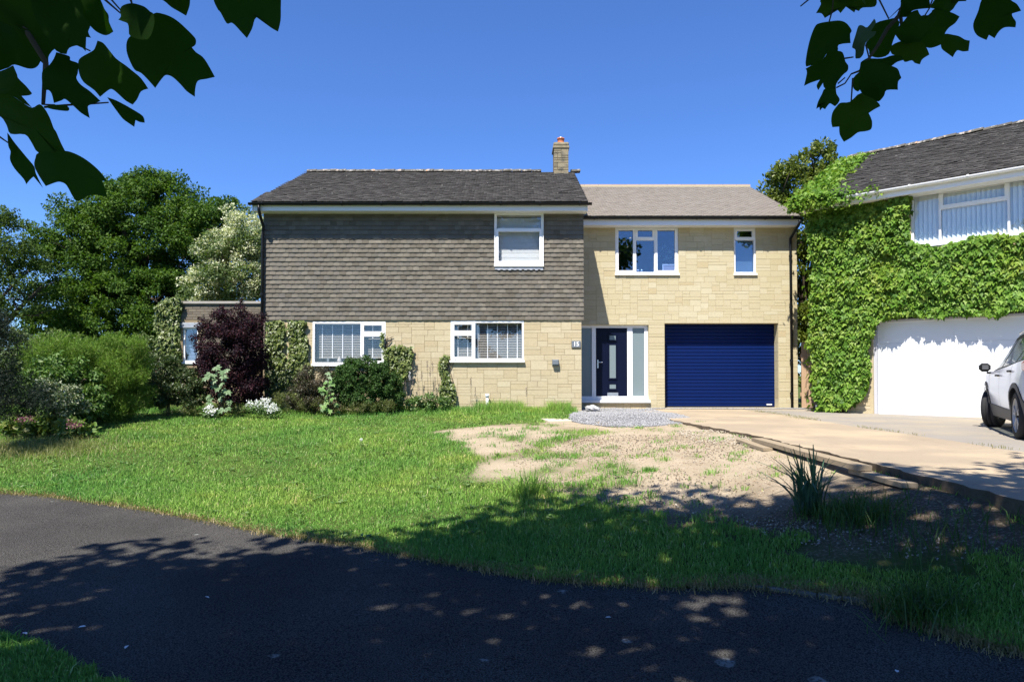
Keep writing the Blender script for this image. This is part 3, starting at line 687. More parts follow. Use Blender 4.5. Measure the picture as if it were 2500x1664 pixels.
# lead apron below the upper window
b = MB(); L_ = W3[1]-W3[0]; nn = 18
for k in range(nn):
    xa, xb = W3[0]+L_*k/nn, W3[0]+L_*(k+1)/nn; dzk = (.02*(k % 2))+random.uniform(-.006,.006)
    b.poly([(xa,YM-.045,W3[2]-.045),(xb,YM-.045,W3[2]-.045),(xb,YM-.052-random.uniform(0,.01),W3[2]-.115-dzk),(xa,YM-.052-random.uniform(0,.01),W3[2]-.115-dzk)])
b.build('lead_apron', MT['lead'], house)
b = MB().box(W3[0]-.012, W3[0]+.004, YM-.075, YM+.01, W3[2], W3[3]).box(W3[1]-.004, W3[1]+.012, YM-.075, YM+.01, W3[2], W3[3]); b.build('window_trim', MT['pvc'], house)
# roof
EY = YM-.42; EZ = at(1250, 492, EY)[2]; RL, RR = (612-1250)/FPX*EY-.02, (1437-1250)/FPX*EY
RLr = RL+.22                                          # the left verge leans in a little towards the ridge
up = Vector((0, YR-EY, ZR-EZ)); S = up.length; up.normalize(); nr = Vector((1,0,0)).cross(up)
roof = MB()
def rp(x, s, n): p = Vector((0, EY, EZ)) + up*s + nr*n; return (x, p.y, p.z)
roof.mesh([rp(RL,0,0), rp(RR,0,0), rp(RR,S,0), rp(RLr,S,0), rp(RL,0,-.05), rp(RR,0,-.05), rp(RR,S,-.05), rp(RLr,S,-.05),
           (RR,2*YR-EY,EZ), (RL,2*YR-EY,EZ), (RR,2*YR-EY,EZ-.05), (RL,2*YR-EY,EZ-.05)],
          [(0,1,2,3),(4,7,6,5),(0,4,5,1),(1,5,6,2),(0,3,7,4),(3,2,8,9),(7,11,10,6),(2,6,10,8),(3,9,11,7),(8,10,11,9)])
roof = roof.build('roof', MT['roof'], house)
roof_tiles(roof, 'roof_tiles', rp(RL,-.04,.004), (1,0,0), up, RR-RL, S+.02, MT['roof'], seed=3, clip=lambda u, v: u > (RLr-RL)*v/S-.06)
hx = .30; x = RLr
rv = [(-.15,.03),(0,.11),(.15,.03)]
me = bpy.data.meshes.new('ridge_tile'); V = []
for q in range(2):
    for k in range(7):
        a = math.pi*k/6; V.append(((q-.5)*(hx-.006), -math.cos(a)*.12, math.sin(a)*.085+(.012 if q else 0)))
me.from_pydata(V, [], [(k,k+1,k+8,k+7) for k in range(6)]+[tuple(range(7)), tuple(range(13,6,-1))]); me.materials.append(MT['ridge'])
while x < RR-.1:
    if not (1.05 < x+.15 < 1.78):
        o = bpy.data.objects.new('ridge_tile', me); link(o, roof); o.location = Vector((x+.15, YR, ZR-.01+random.uniform(-.008,.008)))-o0; o.rotation_euler = (0, random.uniform(-.015,.015), random.uniform(-.02,.02))
    x += hx
MB().box(RL+.03, RR-.01, EY+.06, EY+.085, EZ-.215, EZ-.02).build('fascia', MT['soffit'], house)
MB().box(RL+.03, RR-.01, EY+.0855, YM-.01, EZ-.215, EZ-.205).build('soffit', MT['soffit'], house)
b = MB()
for xx, xe in ((RL+.005, RLr), (RR-.03, RR-.03)):
    b.mesh([(xx,EY+.05,EZ-.23),(xx,EY+.05,EZ-.03),(xe,YR,ZR-.04),(xe,YR,ZR-.23),(xx+.022,EY+.05,EZ-.23),(xx+.022,EY+.05,EZ-.03),(xe+.022,YR,ZR-.04),(xe+.022,YR,ZR-.23)],
           [(0,1,2,3),(4,7,6,5),(0,4,5,1),(3,2,6,7),(0,3,7,4),(1,5,6,2)])
b.build('bargeboard', MT['soffit'], house)
b = MB()
for xx in (ML+.04, MR-.28): b.poly([(xx,YM+.1,5.0),(xx,24.3,5.0),(xx,YR,ZR-.15)])
b.build('gable', MT['mortar'], house)
gutter(house, RL-.06, RR+.09, EY-.01, EZ-.035, MT['black'], .058, brk=.99)
xp = xm(642)
b = MB().tube([(xp+.02,EY-.01,EZ-.09),(xp+.02,EY-.01,EZ-.2),(xp+.03,EY+.1,EZ-.38),(xp+.02,YM-.1,EZ-.55),(xp,YM-.1,EZ-.75),(xp,YM-.1,.0)], .036, 10)
b.build('downpipe', MT['black'], house, True)
b = MB()
for z in (4.0, 2.9, 1.4): b.tube([(xp,YM-.1,z),(xp,YM-.1,z+.06)], .045, 10)
b.build('pipe_collar', MT['black'], house)
# chimney
CX, CY0 = (1371-1250)/FPX*20.55, 20.55
chim = MB().box(CX-.215, CX+.215, CY0+.012, CY0+.6, 6.3, at(1371,362,CY0)[2]).build('chimney', MT['mortar'], roof)
ztop = at(1371,362,CY0)[2]
lay(chim, ashlar(CX-.225, CX+.225, 6.72, ztop, [], .11, .075, (1,3), [1,1,2,2,3], 5), CY0, MT['chim'], .012)
b = MB().box(CX-.25, CX+.25, CY0-.03, CY0+.64, ztop, ztop+.075, .015).box(CX-.235, CX+.235, CY0-.02, CY0+.62, ztop+.075, ztop+.19, .03); b.build('chimney_cap', MT['chim'], roof)
MB().lathe([(.0,.0),(.12,.0),(.125,.05),(.105,.06),(.10,.19),(.115,.2),(.115,.235),(.08,.235),(.08,.02)], 16, c=(CX+.005,CY0+.25,ztop+.15)).build('chimney_pot', MT['terracotta'], roof, True)
MB().lathe([(.0,.23),(.055,.23),(.055,.27),(.0,.30)], 12, c=(CX+.005,CY0+.25,ztop+.15)).build('pot_cowl', MT['steel'], roof, True)
zb_ = at(1371,434,CY0-.05)[2]
MB().box(CX-.245, CX+.245, CY0-.022, CY0+.3, zb_-.25, zb_+.115).build('lead_flashing', MT['lead'], roof)
# windows of the main house
def zmy(py): return zm(py)
xa, xb = xm(882), xm(1158)
window(house, *W1[:2], W1[2], W1[3], YM-.012, [(W1[0], xa, W1[2], W1[3], False), (xa, W1[1], W1[2], zm(815), True), (xa, W1[1], zm(815), W1[3], True)], MT['glass'])
window(house, *W2[:2], W2[2], W2[3], YM-.012, [(W2[0], xb, W2[2], zm(813), True), (W2[0], xb, zm(813), W2[3], True), (xb, W2[1], W2[2], W2[3], False)], MT['glass'])
window(house, *W3[:2], W3[2], W3[3], YM-.05, [(W3[0], W3[1], W3[2], zm(560), True), (W3[0], W3[1], zm(560), W3[3], False)], MT['glass'], sillout=.03)
blind('venetian_blind', 'open white slatted blind with tapes in the window beside the wall ivy', W1[0]+.06, W1[1]-.06, W1[2]+.16, W1[3]-.04, YM+.16, .043, .05, .55, [xm(p) for p in (783,808,833,857,907,932)])
blind('venetian_blind', 'open white slatted blind with tapes in the window nearer the front door', W2[0]+.06, W2[1]-.06, W2[2]+.05, W2[3]-.04, YM+.16, .043, .05, .62, [xm(p) for p in (1117,1141,1166,1190,1214,1239,1263)])
blind('venetian_blind', 'closed pale blue grey slatted blind in the upstairs window among the hung tiles', W3[0]+.05, W3[1]-.05, W3[2]+.1, W3[3]-.03, YM+.11, .032, .036, 1.2, [], ms='blind_pale')
# things on the sill of the left window
sz = W1[2]+.055
for i, (p, kind) in enumerate(((779,'jar'),(798,'jar'),(817,'jar'),(826,'bird'),(836,'jar'),(851,'box'))):
    x = xm(p)
    if kind == 'jar':
        o = MB().lathe([(0,0),(.028,0),(.034,.02),(.034,.07),(.022,.085),(.024,.1)], 12, c=(x,YM+.11,sz)).build('jar', MT['black'] if i % 2 == 0 else MT['plaque'], None, True, (x,YM+.11,sz))
        tag(o, 'small dark jar on the sill under the open blind beside the wall ivy', 'jar', 'jars on the window sill')
    elif kind == 'bird':
        o = MB().lathe([(0,0),(.05,.01),(.06,.06),(.03,.1),(.035,.13),(0,.15)], 10, c=(x,YM+.1,sz)).build('ornament', MT['rock'], None, True, (x,YM+.1,sz)); tag(o, 'pale rounded ornament among the jars on the window sill', 'ornament')
    else:
        o = MB().box(x-.1,x+.1,YM+.08,YM+.13,sz,sz+.085,.006).build('wooden_box', MT['oldwood'], None, False, (x,YM+.1,sz)); tag(o, 'low brown wooden box beside the jars on the window sill', 'box')
# number plaque and wall lamp
def text_mesh(s, size, depth):
    c = bpy.data.curves.new('digits', 'FONT'); c.body = s; c.size = size; c.extrude = depth; c.align_x = 'CENTER'; c.align_y = 'CENTER'; c.offset = .0022
    o = bpy.data.objects.new('tmp', c); COL.objects.link(o); bpy.context.view_layer.update()
    me = bpy.data.meshes.new_from_object(o.evaluated_get(bpy.context.evaluated_depsgraph_get())); bpy.data.objects.remove(o); return me
px_, pz_ = xm(1406.5), zm(840)
pl = thing('number_plaque', 'grey slate house number plaque beside the front door', 'plaque', (px_, YM-.02, pz_))
MB().box(px_-.115, px_+.115, YM-.04, YM-.018, pz_-.085, pz_+.085, .004).build('plate', MT['plaque'], pl)
tm = text_mesh('15', .155, .002); o = obj('digits', tm, MT['ink'], pl); o.location = (0, -.0225, 0); o.rotation_euler = (R(90), 0, 0)
lx, lz = xm(1356), zm(885)
wl = thing('wall_lamp', 'small dark grey box lamp on the stone wall', 'lamp', (lx, YM-.02, lz))
MB().box(lx-.085, lx+.085, YM-.028, YM-.008, lz-.08, lz+.08).build('back_plate', MT['plaque'], wl)
MB().box(lx-.08, lx+.08, YM-.12, YM-.029, lz-.055, lz+.075, .012).build('shade', MT['plaque'], wl)
MB().box(lx-.06, lx+.06, YM-.105, YM-.045, lz-.068, lz-.056).build('lens', MT['frost'], wl)
wpx = xm(1190)
vp = thing('vent_pipe', 'short white plastic pipe standing against the stone wall', 'pipe', (wpx, YM-.12, -.1))
MB().tube([(wpx,YM-.12,-.1),(wpx,YM-.12,.34)], .035, 12).build('pipe', MT['pvc'], vp, True)
MB().lathe([(.0,.07),(.045,.065),(.055,.03),(.055,.0),(0.036,0)], 14, c=(wpx,YM-.12,.335)).build('cap', MT['pvc'], vp, True)

# ================================================================== the extension
YE = 18.7
ze = lambda py: at(1250, py, YE)[2]
xe = lambda px: (px-1250)/FPX*YE
EL, ER = xe(1421), xe(1948)
ext = thing('house_extension', 'newer cream stone extension with pinkish tiled roof, navy door and blue garage door', 'house', ((EL+ER)/2, YE, -.05))
W4 = (xe(1503), xe(1658), ze(668), ze(553)); W5 = (xe(1794), xe(1848), ze(668), ze(555)); DO = (EL-.3, xe(1584), ze(984), ze(793)); GA = (xe(1623), xe(1901), -.02, ze(789))
wall = slab_holes(EL-.3, ER-.02, -.3, 5.05, YE+.002, YE+.30, [W4, W5, DO, GA]).build('front_wall', MT['mortar_new'], ext)
b = MB(); b.box(ER-.30, ER-.02, YE+.301, 25.6, -.3, 5.05); b.box(EL-.3, ER-.301, 25.4, 25.599, -.3, 5.05); b.box(EL-.3, ER-.301, YE+.301, 25.39, 2.5, 2.62); b.box(EL-.3, ER-.301, YE+.301, 25.39, 5.0, 5.04)
b.box(EL-.3, ER-.301, 22, 22.1, .01, 4.99); b.box(EL-.3, ER-.301, YE+.301, 25.39, -.1, .0); b.box(xe(1600), xe(1606), YE+.45, 21.9, .01, 2.49); b.box(xe(1720), xe(1726), YE+.45, 21.9, 2.63, 4.99)
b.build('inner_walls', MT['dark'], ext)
st = ashlar(EL-.02, ER, -.12, ze(549)+.05, [W4, W5, DO, GA], .10, .082, (2,4), [1,1,2,2,2,2], 29)
lay(wall, st, YE, MT['stone_new'], .004, limit=300)
# stones of the right-hand garage reveal
for k in range(9):
    z0, z1 = -.02+k*GA[3]/9, -.02+(k+1)*GA[3]/9
    me = stone_mesh(.27, z1-z0-.006, MT['stone_new'], .03); o = bpy.data.objects.new('stone', me); link(o, wall); o.location = Vector((GA[1]-.0005+.026, YE+.155, (z0+z1)/2))-ORG[ext.name]; o.rotation_euler = (0,0,-R(90))
# windows
a1, a2 = xe(1553), xe(1601)
window(ext, *W4[:2], W4[2], W4[3], YE+.035, [(W4[0], a1, W4[2], W4[3], True), (a1, a2, W4[2], ze(584), False), (a1, a2, ze(584), W4[3], True), (a2, W4[1], W4[2], W4[3], True)], MT['glass_blue'], sillout=.09)
window(ext, *W5[:2], W5[2], W5[3], YE+.035, [(W5[0], W5[1], W5[2], ze(584), False), (W5[0], W5[1], ze(584), W5[3], True)], MT['glass_blue'], sillout=.09)
o = MB().box(W5[0]+.05, W5[1]-.05, YE+.14, YE+.148, W5[2]+.05, W5[3]-.36).build('privacy_film', MT['frost'], ext)
# front door set
dy = YE+.09; z0, z1 = ze(976), DO[3]; x0, x1 = EL-.28, DO[1]
m1, m2, m3, m4 = xe(1446), xe(1456), xe(1533), xe(1546)
b = MB(); b.box(x0, x1, dy, dy+.08, z1-.075, z1-.002); b.box(x0, x1, dy, dy+.08, z0, z0+.10); b.box(x0, x0+.06, dy+.001, dy+.079, z0+.1, z1-.075); b.box(x1-.1, x1-.002, dy+.001, dy+.079, z0+.1, z1-.075)
b.box(m1, m2, dy+.001, dy+.079, z0+.1, z1-.075); b.box(m3, m4, dy+.001, dy+.079, z0+.1, z1-.075)
df = b.build('door_frame', MT['pvc'], ext)
MB().box(x0, x1+.03, dy-.17, dy+.05, z0-.075, z0-.002, .006).build('sill', MT['pvc'], df)
MB().box(x0+.06, m1, dy+.03, dy+.045, z0+.1, z1-.075).build('side_light', MT['frost'], df)
MB().box(m4, x1-.1, dy+.03, dy+.045, z0+.1, z1-.075).build('side_light', MT['frost'], df)
d = MB().box(m2+.004, m3-.004, dy+.02, dy+.065, z0+.104, z1-.079).build('front_door', MT['navy'], ext)
dc = (m2+m3)/2+.03; zz = lambda py: at(1250, py, dy)[2]
for (pa, pb_) in ((815,833),(838,926),(934,952)):
    za, zb2 = zz(pb_), zz(pa); b = MB(); frame_rect(b, dc-.125, dc+.125, za, zb2, dy-.002, dy+.021, .035); b.build('door_moulding', MT['navy'], d)
    MB().box(dc-.085, dc+.085, dy+.008, dy+.019, za+.04, zb2-.04).build('door_pane', MT['frost'], d)
b = MB().box(dc-.15, dc+.15, dy+.004, dy+.0195, zz(966), zz(958), .003).box(dc-.12, dc+.12, dy-.004, dy+.0035, zz(964.5), zz(959.5)); b.build('letter_plate', MT['steel'], d)
hx_ = m2+.055; zh = zz(884)
b = MB().box(hx_-.016, hx_+.016, dy+.010, dy+.019, zh-.16, zh+.07).tube([(hx_,dy+.02,zh),(hx_,dy-.03,zh),(hx_+.12,dy-.03,zh)], .011, 8); b.build('door_handle', MT['steel'], d)
b = MB().box(EL-.2, DO[1]-.02, dy-.06, dy+.05, -.12, z0-.0755); b.build('threshold', MT['stone_new'], ext)
# roller garage door
gy0 = YE+.30; gd = MB().box(GA[0]-.1, GA[1]+.1, gy0+.045, gy0+.06, -.02, GA[3]+.1).build('garage_door', MT['blue'], ext)
ns = 25; hs_ = (GA[3]+.06+.02)/ns; L = (GA[1]-GA[0])/2+.05
V = []
prof = [(.012,0),(-.010,.004),(-.013,.030),(-.010,.058),(-.001,.066),(-.001,.070),(-.008,.075),(-.008,hs_-.003),(.012,hs_)]
prof = [(-.0,0),(-.018,.005),(-.023,hs_*.35),(-.023,hs_*.6),(-.018,hs_-.009),(0,hs_-.004)]
for yv, zv in prof: V += [(-L,yv,zv),(L,yv,zv)]
me = bpy.data.meshes.new('slat'); me.from_pydata(V, [], [(2*k,2*k+1,2*k+3,2*k+2) for k in range(len(prof)-1)]); me.materials.append(MT['blue'])
for k in range(ns):
    o = bpy.data.objects.new('slat', me); link(o, gd); o.location = Vector(((GA[0]+GA[1])/2, gy0+.044, -.02+k*hs_))-ORG[ext.name]
MB().box(GA[0], GA[1], gy0+.005, gy0+.044, -.035, .018).build('bottom_seal', MT['black'], gd)
MB().box(GA[0]-.0, GA[0]+.075, gy0-.03, gy0+.04, -.02, GA[3]).build('guide_rail', MT['black'], gd)
lx_ = xe(1888); MB().box(lx_-.075, lx_+.075, gy0+.012, gy0+.02, .045, .075).build('maker_label', MT['pvc'], gd)
# extension roof
EY2 = YE-.40; EZ2 = at(1250, 527, EY2)[2]; YR2 = 22.2; ZR2 = at(1250, 456, YR2)[2]; R2 = (1957-1250)/FPX*EY2; R0 = EL-.45
up2 = Vector((0, YR2-EY2, ZR2-EZ2)); S2 = up2.length; up2.normalize(); nr2 = Vector((1,0,0)).cross(up2)
def rp2(x, s, n): p = Vector((0, EY2, EZ2)) + up2*s + nr2*n; return (x, p.y, p.z)
b = MB(); b.mesh([rp2(R0,0,0), rp2(R2,0,0), rp2(R2,S2,0), rp2(R0,S2,0), rp2(R0,0,-.05), rp2(R2,0,-.05), rp2(R2,S2,-.05), rp2(R0,S2,-.05), (R2,2*YR2-EY2,EZ2), (R0,2*YR2-EY2,EZ2), (R2,2*YR2-EY2,EZ2-.05), (R0,2*YR2-EY2,EZ2-.05)],
          [(0,1,2,3),(4,7,6,5),(0,4,5,1),(1,5,6,2),(0,3,7,4),(3,2,8,9),(7,11,10,6),(2,6,10,8),(3,9,11,7),(8,10,11,9)])
roof2 = b.build('roof', MT['roof_new'], ext)
roof_tiles(roof2, 'roof_tiles', rp2(R0,-.04,.004), (1,0,0), up2, R2-R0, S2+.01, MT['roof_new'], seed=8, jit=.25)
me = bpy.data.meshes.new('ridge_tile'); V = []
for q in range(2):
    for k in range(7):
        a = math.pi*k/6; V.append(((q-.5)*.442, -math.cos(a)*.12, math.sin(a)*.075))
me.from_pydata(V, [], [(k,k+1,k+8,k+7) for k in range(6)]+[tuple(range(7)), tuple(range(13,6,-1))]); me.materials.append(MT['ridge_new'])
x = R2-.225
while x > R0+.3:
    o = bpy.data.objects.new('ridge_tile', me); link(o, roof2); o.location = Vector((x, YR2, ZR2))-ORG[ext.name]; x -= .45
MB().box(R0, R2-.01, YR2-.13, YR2-.115, ZR2-.035, ZR2+.012).build('ridge_mortar', MT['stone_new'], roof2)
MB().box(EL-.25, R2-.02, EY2+.06, EY2+.085, EZ2-.235, EZ2-.02).build('fascia', MT['pvc'], ext)
MB().box(EL-.25, R2-.02, EY2+.0855, YE-.008, EZ2-.235, EZ2-.225).build('soffit', MT['soffit'], ext)
b = MB(); xx = R2-.04
b.mesh([(xx,EY2+.05,EZ2-.25),(xx,EY2+.05,EZ2-.03),(xx,YR2,ZR2-.04),(xx,YR2,ZR2-.25),(xx+.022,EY2+.05,EZ2-.25),(xx+.022,EY2+.05,EZ2-.03),(xx+.022,YR2,ZR2-.04),(xx+.022,YR2,ZR2-.25)], [(0,1,2,3),(4,7,6,5),(0,4,5,1),(3,2,6,7),(0,3,7,4),(1,5,6,2)])
b.build('bargeboard', MT['pvc'], ext)
MB().poly([(ER-.05,YE+.1,5.05),(ER-.05,25.6,5.05),(ER-.05,YR2,ZR2-.1)]).build('gable', MT['mortar_new'], ext)
gutter(ext, EL-.05, R2+.05, EY2-.01, EZ2-.035, MT['black'], .058, brk=.92)
xp = xe(1930)
MB().tube([(xp+.12,EY2-.01,EZ2-.09),(xp+.12,EY2-.01,EZ2-.18),(xp+.08,EY2+.12,EZ2-.32),(xp,YE-.07,EZ2-.55),(xp,YE-.07,EZ2-.8),(xp+.01,YE-.07,-.03)], .036, 10).build('downpipe', MT['black'], ext, True)
for z in (4.1, 2.7, 1.25, .35): MB().tube([(xp,YE-.07,z),(xp,YE-.07,z+.06)], .046, 10).build('pipe_collar', MT['black'], ext)
# things behind the extension window
o = thing('picture_frame', 'white framed picture standing inside the wide upstairs extension window', 'picture', (xe(1640), YE+.19, W4[2]+.01))
xq, zq = xe(1638), W4[2]+.052
b = MB(); frame_rect(b, xq-.18, xq+.18, zq, zq+.24, YE+.17, YE+.19, .025); b.build('frame', MT['pvc'], o); MB().box(xq-.155, xq+.155, YE+.182, YE+.188, zq+.025, zq+.215).build('backing', M_plain('card', (.42,.36,.38), .8), o)
for px2 in (1562, 1571):
    o = MB().lathe([(0,0),(.035,0),(.04,.03),(.04,.08),(.03,.09)], 12, c=(xe(px2),YE+.2,W4[2]+.055)).build('glass_jar', MT['steel'], None, True, (xe(px2),YE+.2,W4[2]+.055)); tag(o, 'small shiny jar inside the middle pane of the wide upstairs extension window', 'jar', 'jars in the extension window')
hp = thing('house_plant', 'leafy house plant inside the wide upstairs extension window', 'plant', (xe(1640), YE+.45, W4[2]+.06))
MB().lathe([(0,0),(.07,0),(.09,.14),(.08,.14),(.06,.02)], 12, c=(xe(1640),YE+.45,W4[2]+.03)).build('pot', MT['rock'], hp, True)
n = 40; P = np.array([xe(1638), YE+.45, W4[2]+.62]) + rng.normal(0,1,(n,3))*np.array([.16,.08,.16]); V, Fs = stamp(*DIAMOND, P, frames_from(rng.normal(size=(n,3)), rng.normal(size=(n,3))), rng.uniform(.06,.14,n))
obj('foliage', np_mesh('plant', V-np.array(ORG[hp.name]), Fs), M_leaf('plant_leaf', [(.2,.3,.2),(.4,.5,.4)]), hp); MB().tube([(xe(1640),YE+.45,W4[2]+.1),(xe(1639),YE+.45,W4[2]+.6)], .008, 6).build('stem', MT['bark'], hp)
# a rock and a slab by the door
rx, ry = hit(1448, 1006); bm = bmesh.new(); bmesh.ops.create_icosphere(bm, subdivisions=3, radius=1)
for v in bm.verts:
    f = 1 + .16*math.sin(v.co.x*5+1)*math.cos(v.co.y*4) + .08*math.sin(v.co.z*9+v.co.x*7); v.co = Vector((v.co.x*.19*f, v.co.y*.14*f, v.co.z*.085*f))
me = bpy.data.meshes.new('rock'); bm.to_mesh(me); bm.free(); o = obj('rock', me, MT['rock']); o.location = (rx, ry+.1, float(gz(rx, ry))+.09); o.rotation_euler = (0,.1,.3); tag(o, 'pale grey rock lying on the chippings at the house corner', 'rock')
b = MB(); pts = hits([(1320,1024),(1385,1024),(1396,1031),(1340,1034)]); zs = max(float(gz(*p)) for p in pts)
b.mesh([(p[0],p[1],zs-.05) for p in pts]+[(p[0],p[1],zs+.025) for p in pts], [(3,2,1,0),(4,5,6,7)]+[(k,(k+1)%4,4+(k+1)%4,4+k) for k in range(4)])
tag(b.build('stone_slab', M_plain('slab', (.52,.45,.33), .9, .1, 0, .2, 8), None, False, (pts[0][0],pts[0][1],zs-.05)), 'pale flat stone slab lying in the grass beside the chippings', 'slab')
# ================================================================== neighbouring house (turned towards us)
NA = math.atan2(-.687, .726); NC = Vector((7.65, 17.0, 0))
Mn = Matrix.Translation(NC) @ Matrix.Rotation(NA, 4, 'Z'); Mi = Mn.inverted()
def nb_px(px, py, yl=0.0):
    """where a sight line meets the plane local y = yl of the neighbouring house"""
    o = Mi @ Vector((0, 0, CAM_Z)); d = (Mi.to_3x3() @ Vector(ray(px, py))); k = (yl-o.y)/d.y
    return o + d*k
nb = thing('neighbouring_house', 'house overgrown with creeper, with a white garage door and wide upstairs window', 'house', NC[:], NA, None, True)
NL = 9.5
GD = (nb_px(2132,900)[0], nb_px(2132,900)[0]+4.3, -.04, 2.17); NWi = (nb_px(2224,540)[0], nb_px(2224,540)[0]+3.6, 3.82, 5.02)
slab_holes(0, NL, -.3, 5.05, 0, .28, [GD, NWi]).build('front_wall', MT['stone'], nb)
b = MB(); b.box(0, .25, .281, 7.2, -.3, 5.05); b.box(NL-.25, NL, .281, 7.2, -.3, 5.05); b.box(.251, NL-.251, 7.0, 7.199, -.3, 5.05); b.box(.251, NL-.251, .281, 6.99, 2.4, 2.5); b.box(.251, NL-.251, .281, 6.99, 5.0, 5.04)
b.box(.251, NL-.251, 3.5, 3.6, 2.51, 4.99)
b.build('side_walls', MT['mortar'], nb)
lay(nb, [r for r in ashlar(-.0, GD[0]-.07, -.1, 2.3, [], .085, .08, (2,4), [1,2,2], 3)], -.002, MT['stone'], .008, limit=200)
NE, NZ, NR, NRZ = -.45, 5.14, 3.55, 7.2
upn = Vector((0, NR-NE, NRZ-NZ)); Sn = upn.length; upn.normalize(); nrn = Vector((1,0,0)).cross(upn); n0, n1 = -.36, NL+.3
def rpn(x, s, n): p = Vector((0, NE, NZ)) + upn*s + nrn*n; return (x, p.y, p.z)
b = MB(); b.mesh([rpn(n0,0,0), rpn(n1,0,0), rpn(n1,Sn,0), rpn(n0,Sn,0), rpn(n0,0,-.05), rpn(n1,0,-.05), rpn(n1,Sn,-.05), rpn(n0,Sn,-.05), (n1,2*NR-NE,NZ), (n0,2*NR-NE,NZ), (n1,2*NR-NE,NZ-.05), (n0,2*NR-NE,NZ-.05)],
          [(0,1,2,3),(4,7,6,5),(0,4,5,1),(1,5,6,2),(0,3,7,4),(3,2,8,9),(7,11,10,6),(2,6,10,8),(3,9,11,7),(8,10,11,9)])
roofn = b.build('roof', MT['roof'], nb)
roof_tiles(roofn, 'roof_tiles', rpn(n0,-.05,.004), (1,0,0), upn, n1-n0, Sn+.02, MT['roof'], seed=13, jit=1.3)
me = bpy.data.meshes.new('ridge_tile'); V = []
for q in range(2):
    for k in range(7):
        a = math.pi*k/6; V.append(((q-.5)*.296, -math.cos(a)*.12, math.sin(a)*.085+(.012 if q else 0)))
me.from_pydata(V, [], [(k,k+1,k+8,k+7) for k in range(6)]+[tuple(range(7)), tuple(range(13,6,-1))]); me.materials.append(MT['ridge'])
x = n0+.15
while x < n1:
    o = bpy.data.objects.new('ridge_tile', me); link(o, roofn); o.location = (x, NR, NRZ-.01+random.uniform(-.01,.01)); o.rotation_euler = (0, random.uniform(-.02,.02), random.uniform(-.02,.02)); x += .3
MB().box(n0+.03, n1-.03, NE+.06, NE+.085, NZ-.2, NZ-.02).build('fascia', MT['pvc'], nb)
MB().box(n0+.03, n1-.03, NE+.0855, -.004, NZ-.2, NZ-.19).build('soffit', MT['soffit'], nb)
MB().poly([(.1,.1,5.05),(.1,7.0,5.05),(.1,NR,NRZ-.1)]).build('gable', MT['mortar'], nb)
gutter(nb, n0-.03, n1, NE-.02, NZ-.03, MT['pvc'], .062, brk=1.1)
# window with vertical blind
xw = [NWi[0], nb_px(2294,540)[0], nb_px(2462,500)[0], NWi[1]]
fr = window(nb, NWi[0], NWi[1], NWi[2], NWi[3], .03, [(xw[0], xw[1], NWi[2], NWi[3], False), (xw[1], xw[2], NWi[2], NWi[3]-.42, False), (xw[1], xw[2], NWi[3]-.42, NWi[3], True), (xw[2], xw[3], NWi[2], NWi[3], False)], MT['glass'], sillout=.05)
vb = thing('vertical_blind', 'pale blue vertical strip blind in the wide window above the creeper', 'blind', (Mn @ Vector((0,.125,NWi[2])))[:], NA, None, True)
me = bpy.data.meshes.new('vane'); me.from_pydata([(-.046,-.022,0),(.046,.022,0),(.046,.022,1.1),(-.046,-.022,1.1)], [], [(0,1,2,3)]); me.materials.append(M_plain('blind_fabric', (.70,.78,.80), .8, .2))
x = NWi[0]+.1
while x < NWi[1]-.08:
    o = bpy.data.objects.new('vane', me); link(o, vb); o.location = (x, 0, .04); o.rotation_euler = (0, 0, random.uniform(-.05,.05)); x += .092
MB().box(NWi[0]+.05, NWi[1]-.05, -.02, .02, 1.14, 1.18).build('head_rail', MT['pvc'], vb)
# white garage door of four panels, each with low raised fields
gd = MB().box(GD[0]-.001, GD[1]+.001, .14, .16, GD[2], GD[3]).build('garage_door', MT['white_door'], nb)
hp_ = (GD[3]-GD[2])/4
for k in range(4):
    z = GD[2]+k*hp_; b = MB().box(GD[0]+.075, GD[1]-.075, .105, .139, z+.002, z+hp_-.002)
    for j in range(5):
        wj = (GD[1]-GD[0]-.15)/5; xx = GD[0]+.075+j*wj; b.box(xx+.12, xx+wj-.12, .1005, .1055, z+.1, z+hp_-.1)
    b.build('door_panel', MT['white_door'], gd)
b = MB().box(GD[0], GD[0]+.07, .05, .139, GD[2], GD[3]-.05).box(GD[1]-.07, GD[1], .05, .139, GD[2], GD[3]-.05).box(GD[0], GD[1], .05, .139, GD[3]-.049, GD[3]); b.build('door_frame', M_plain('grey_frame', (.45,.45,.48), .5), gd)
MB().box(GD[0]-.1, GD[1]+.1, -.02, .1, GD[3], GD[3]+.06).build('lintel', MT['black'], nb)
MB().tube([(-.02,-.12,-.05),(-.02,-.12,.14)], .035, 10).build('drain_pipe', MT['pvc'], nb)

# timber side gate between the two houses
fg = thing('timber_gate', 'pale brown boarded timber gate in the gap between the houses', 'gate', (8.2, 18.75, -.05))
xf = (1955-1250)/FPX*18.75
for k in range(6):
    h = at(1970, 835, 18.75)[2] + random.uniform(-.01,.01); xa = xf+.02+k*.145
    MB().box(xa, xa+.138, 18.74+random.uniform(0,.008), 18.77, -.02, h, .004).build('board', MT['fence'], fg)
MB().box(xf, xf+.9, 18.781, 18.82, .3, .4).box(xf, xf+.9, 18.781, 18.82, 1.35, 1.45).build('rail', MT['fence'], fg)

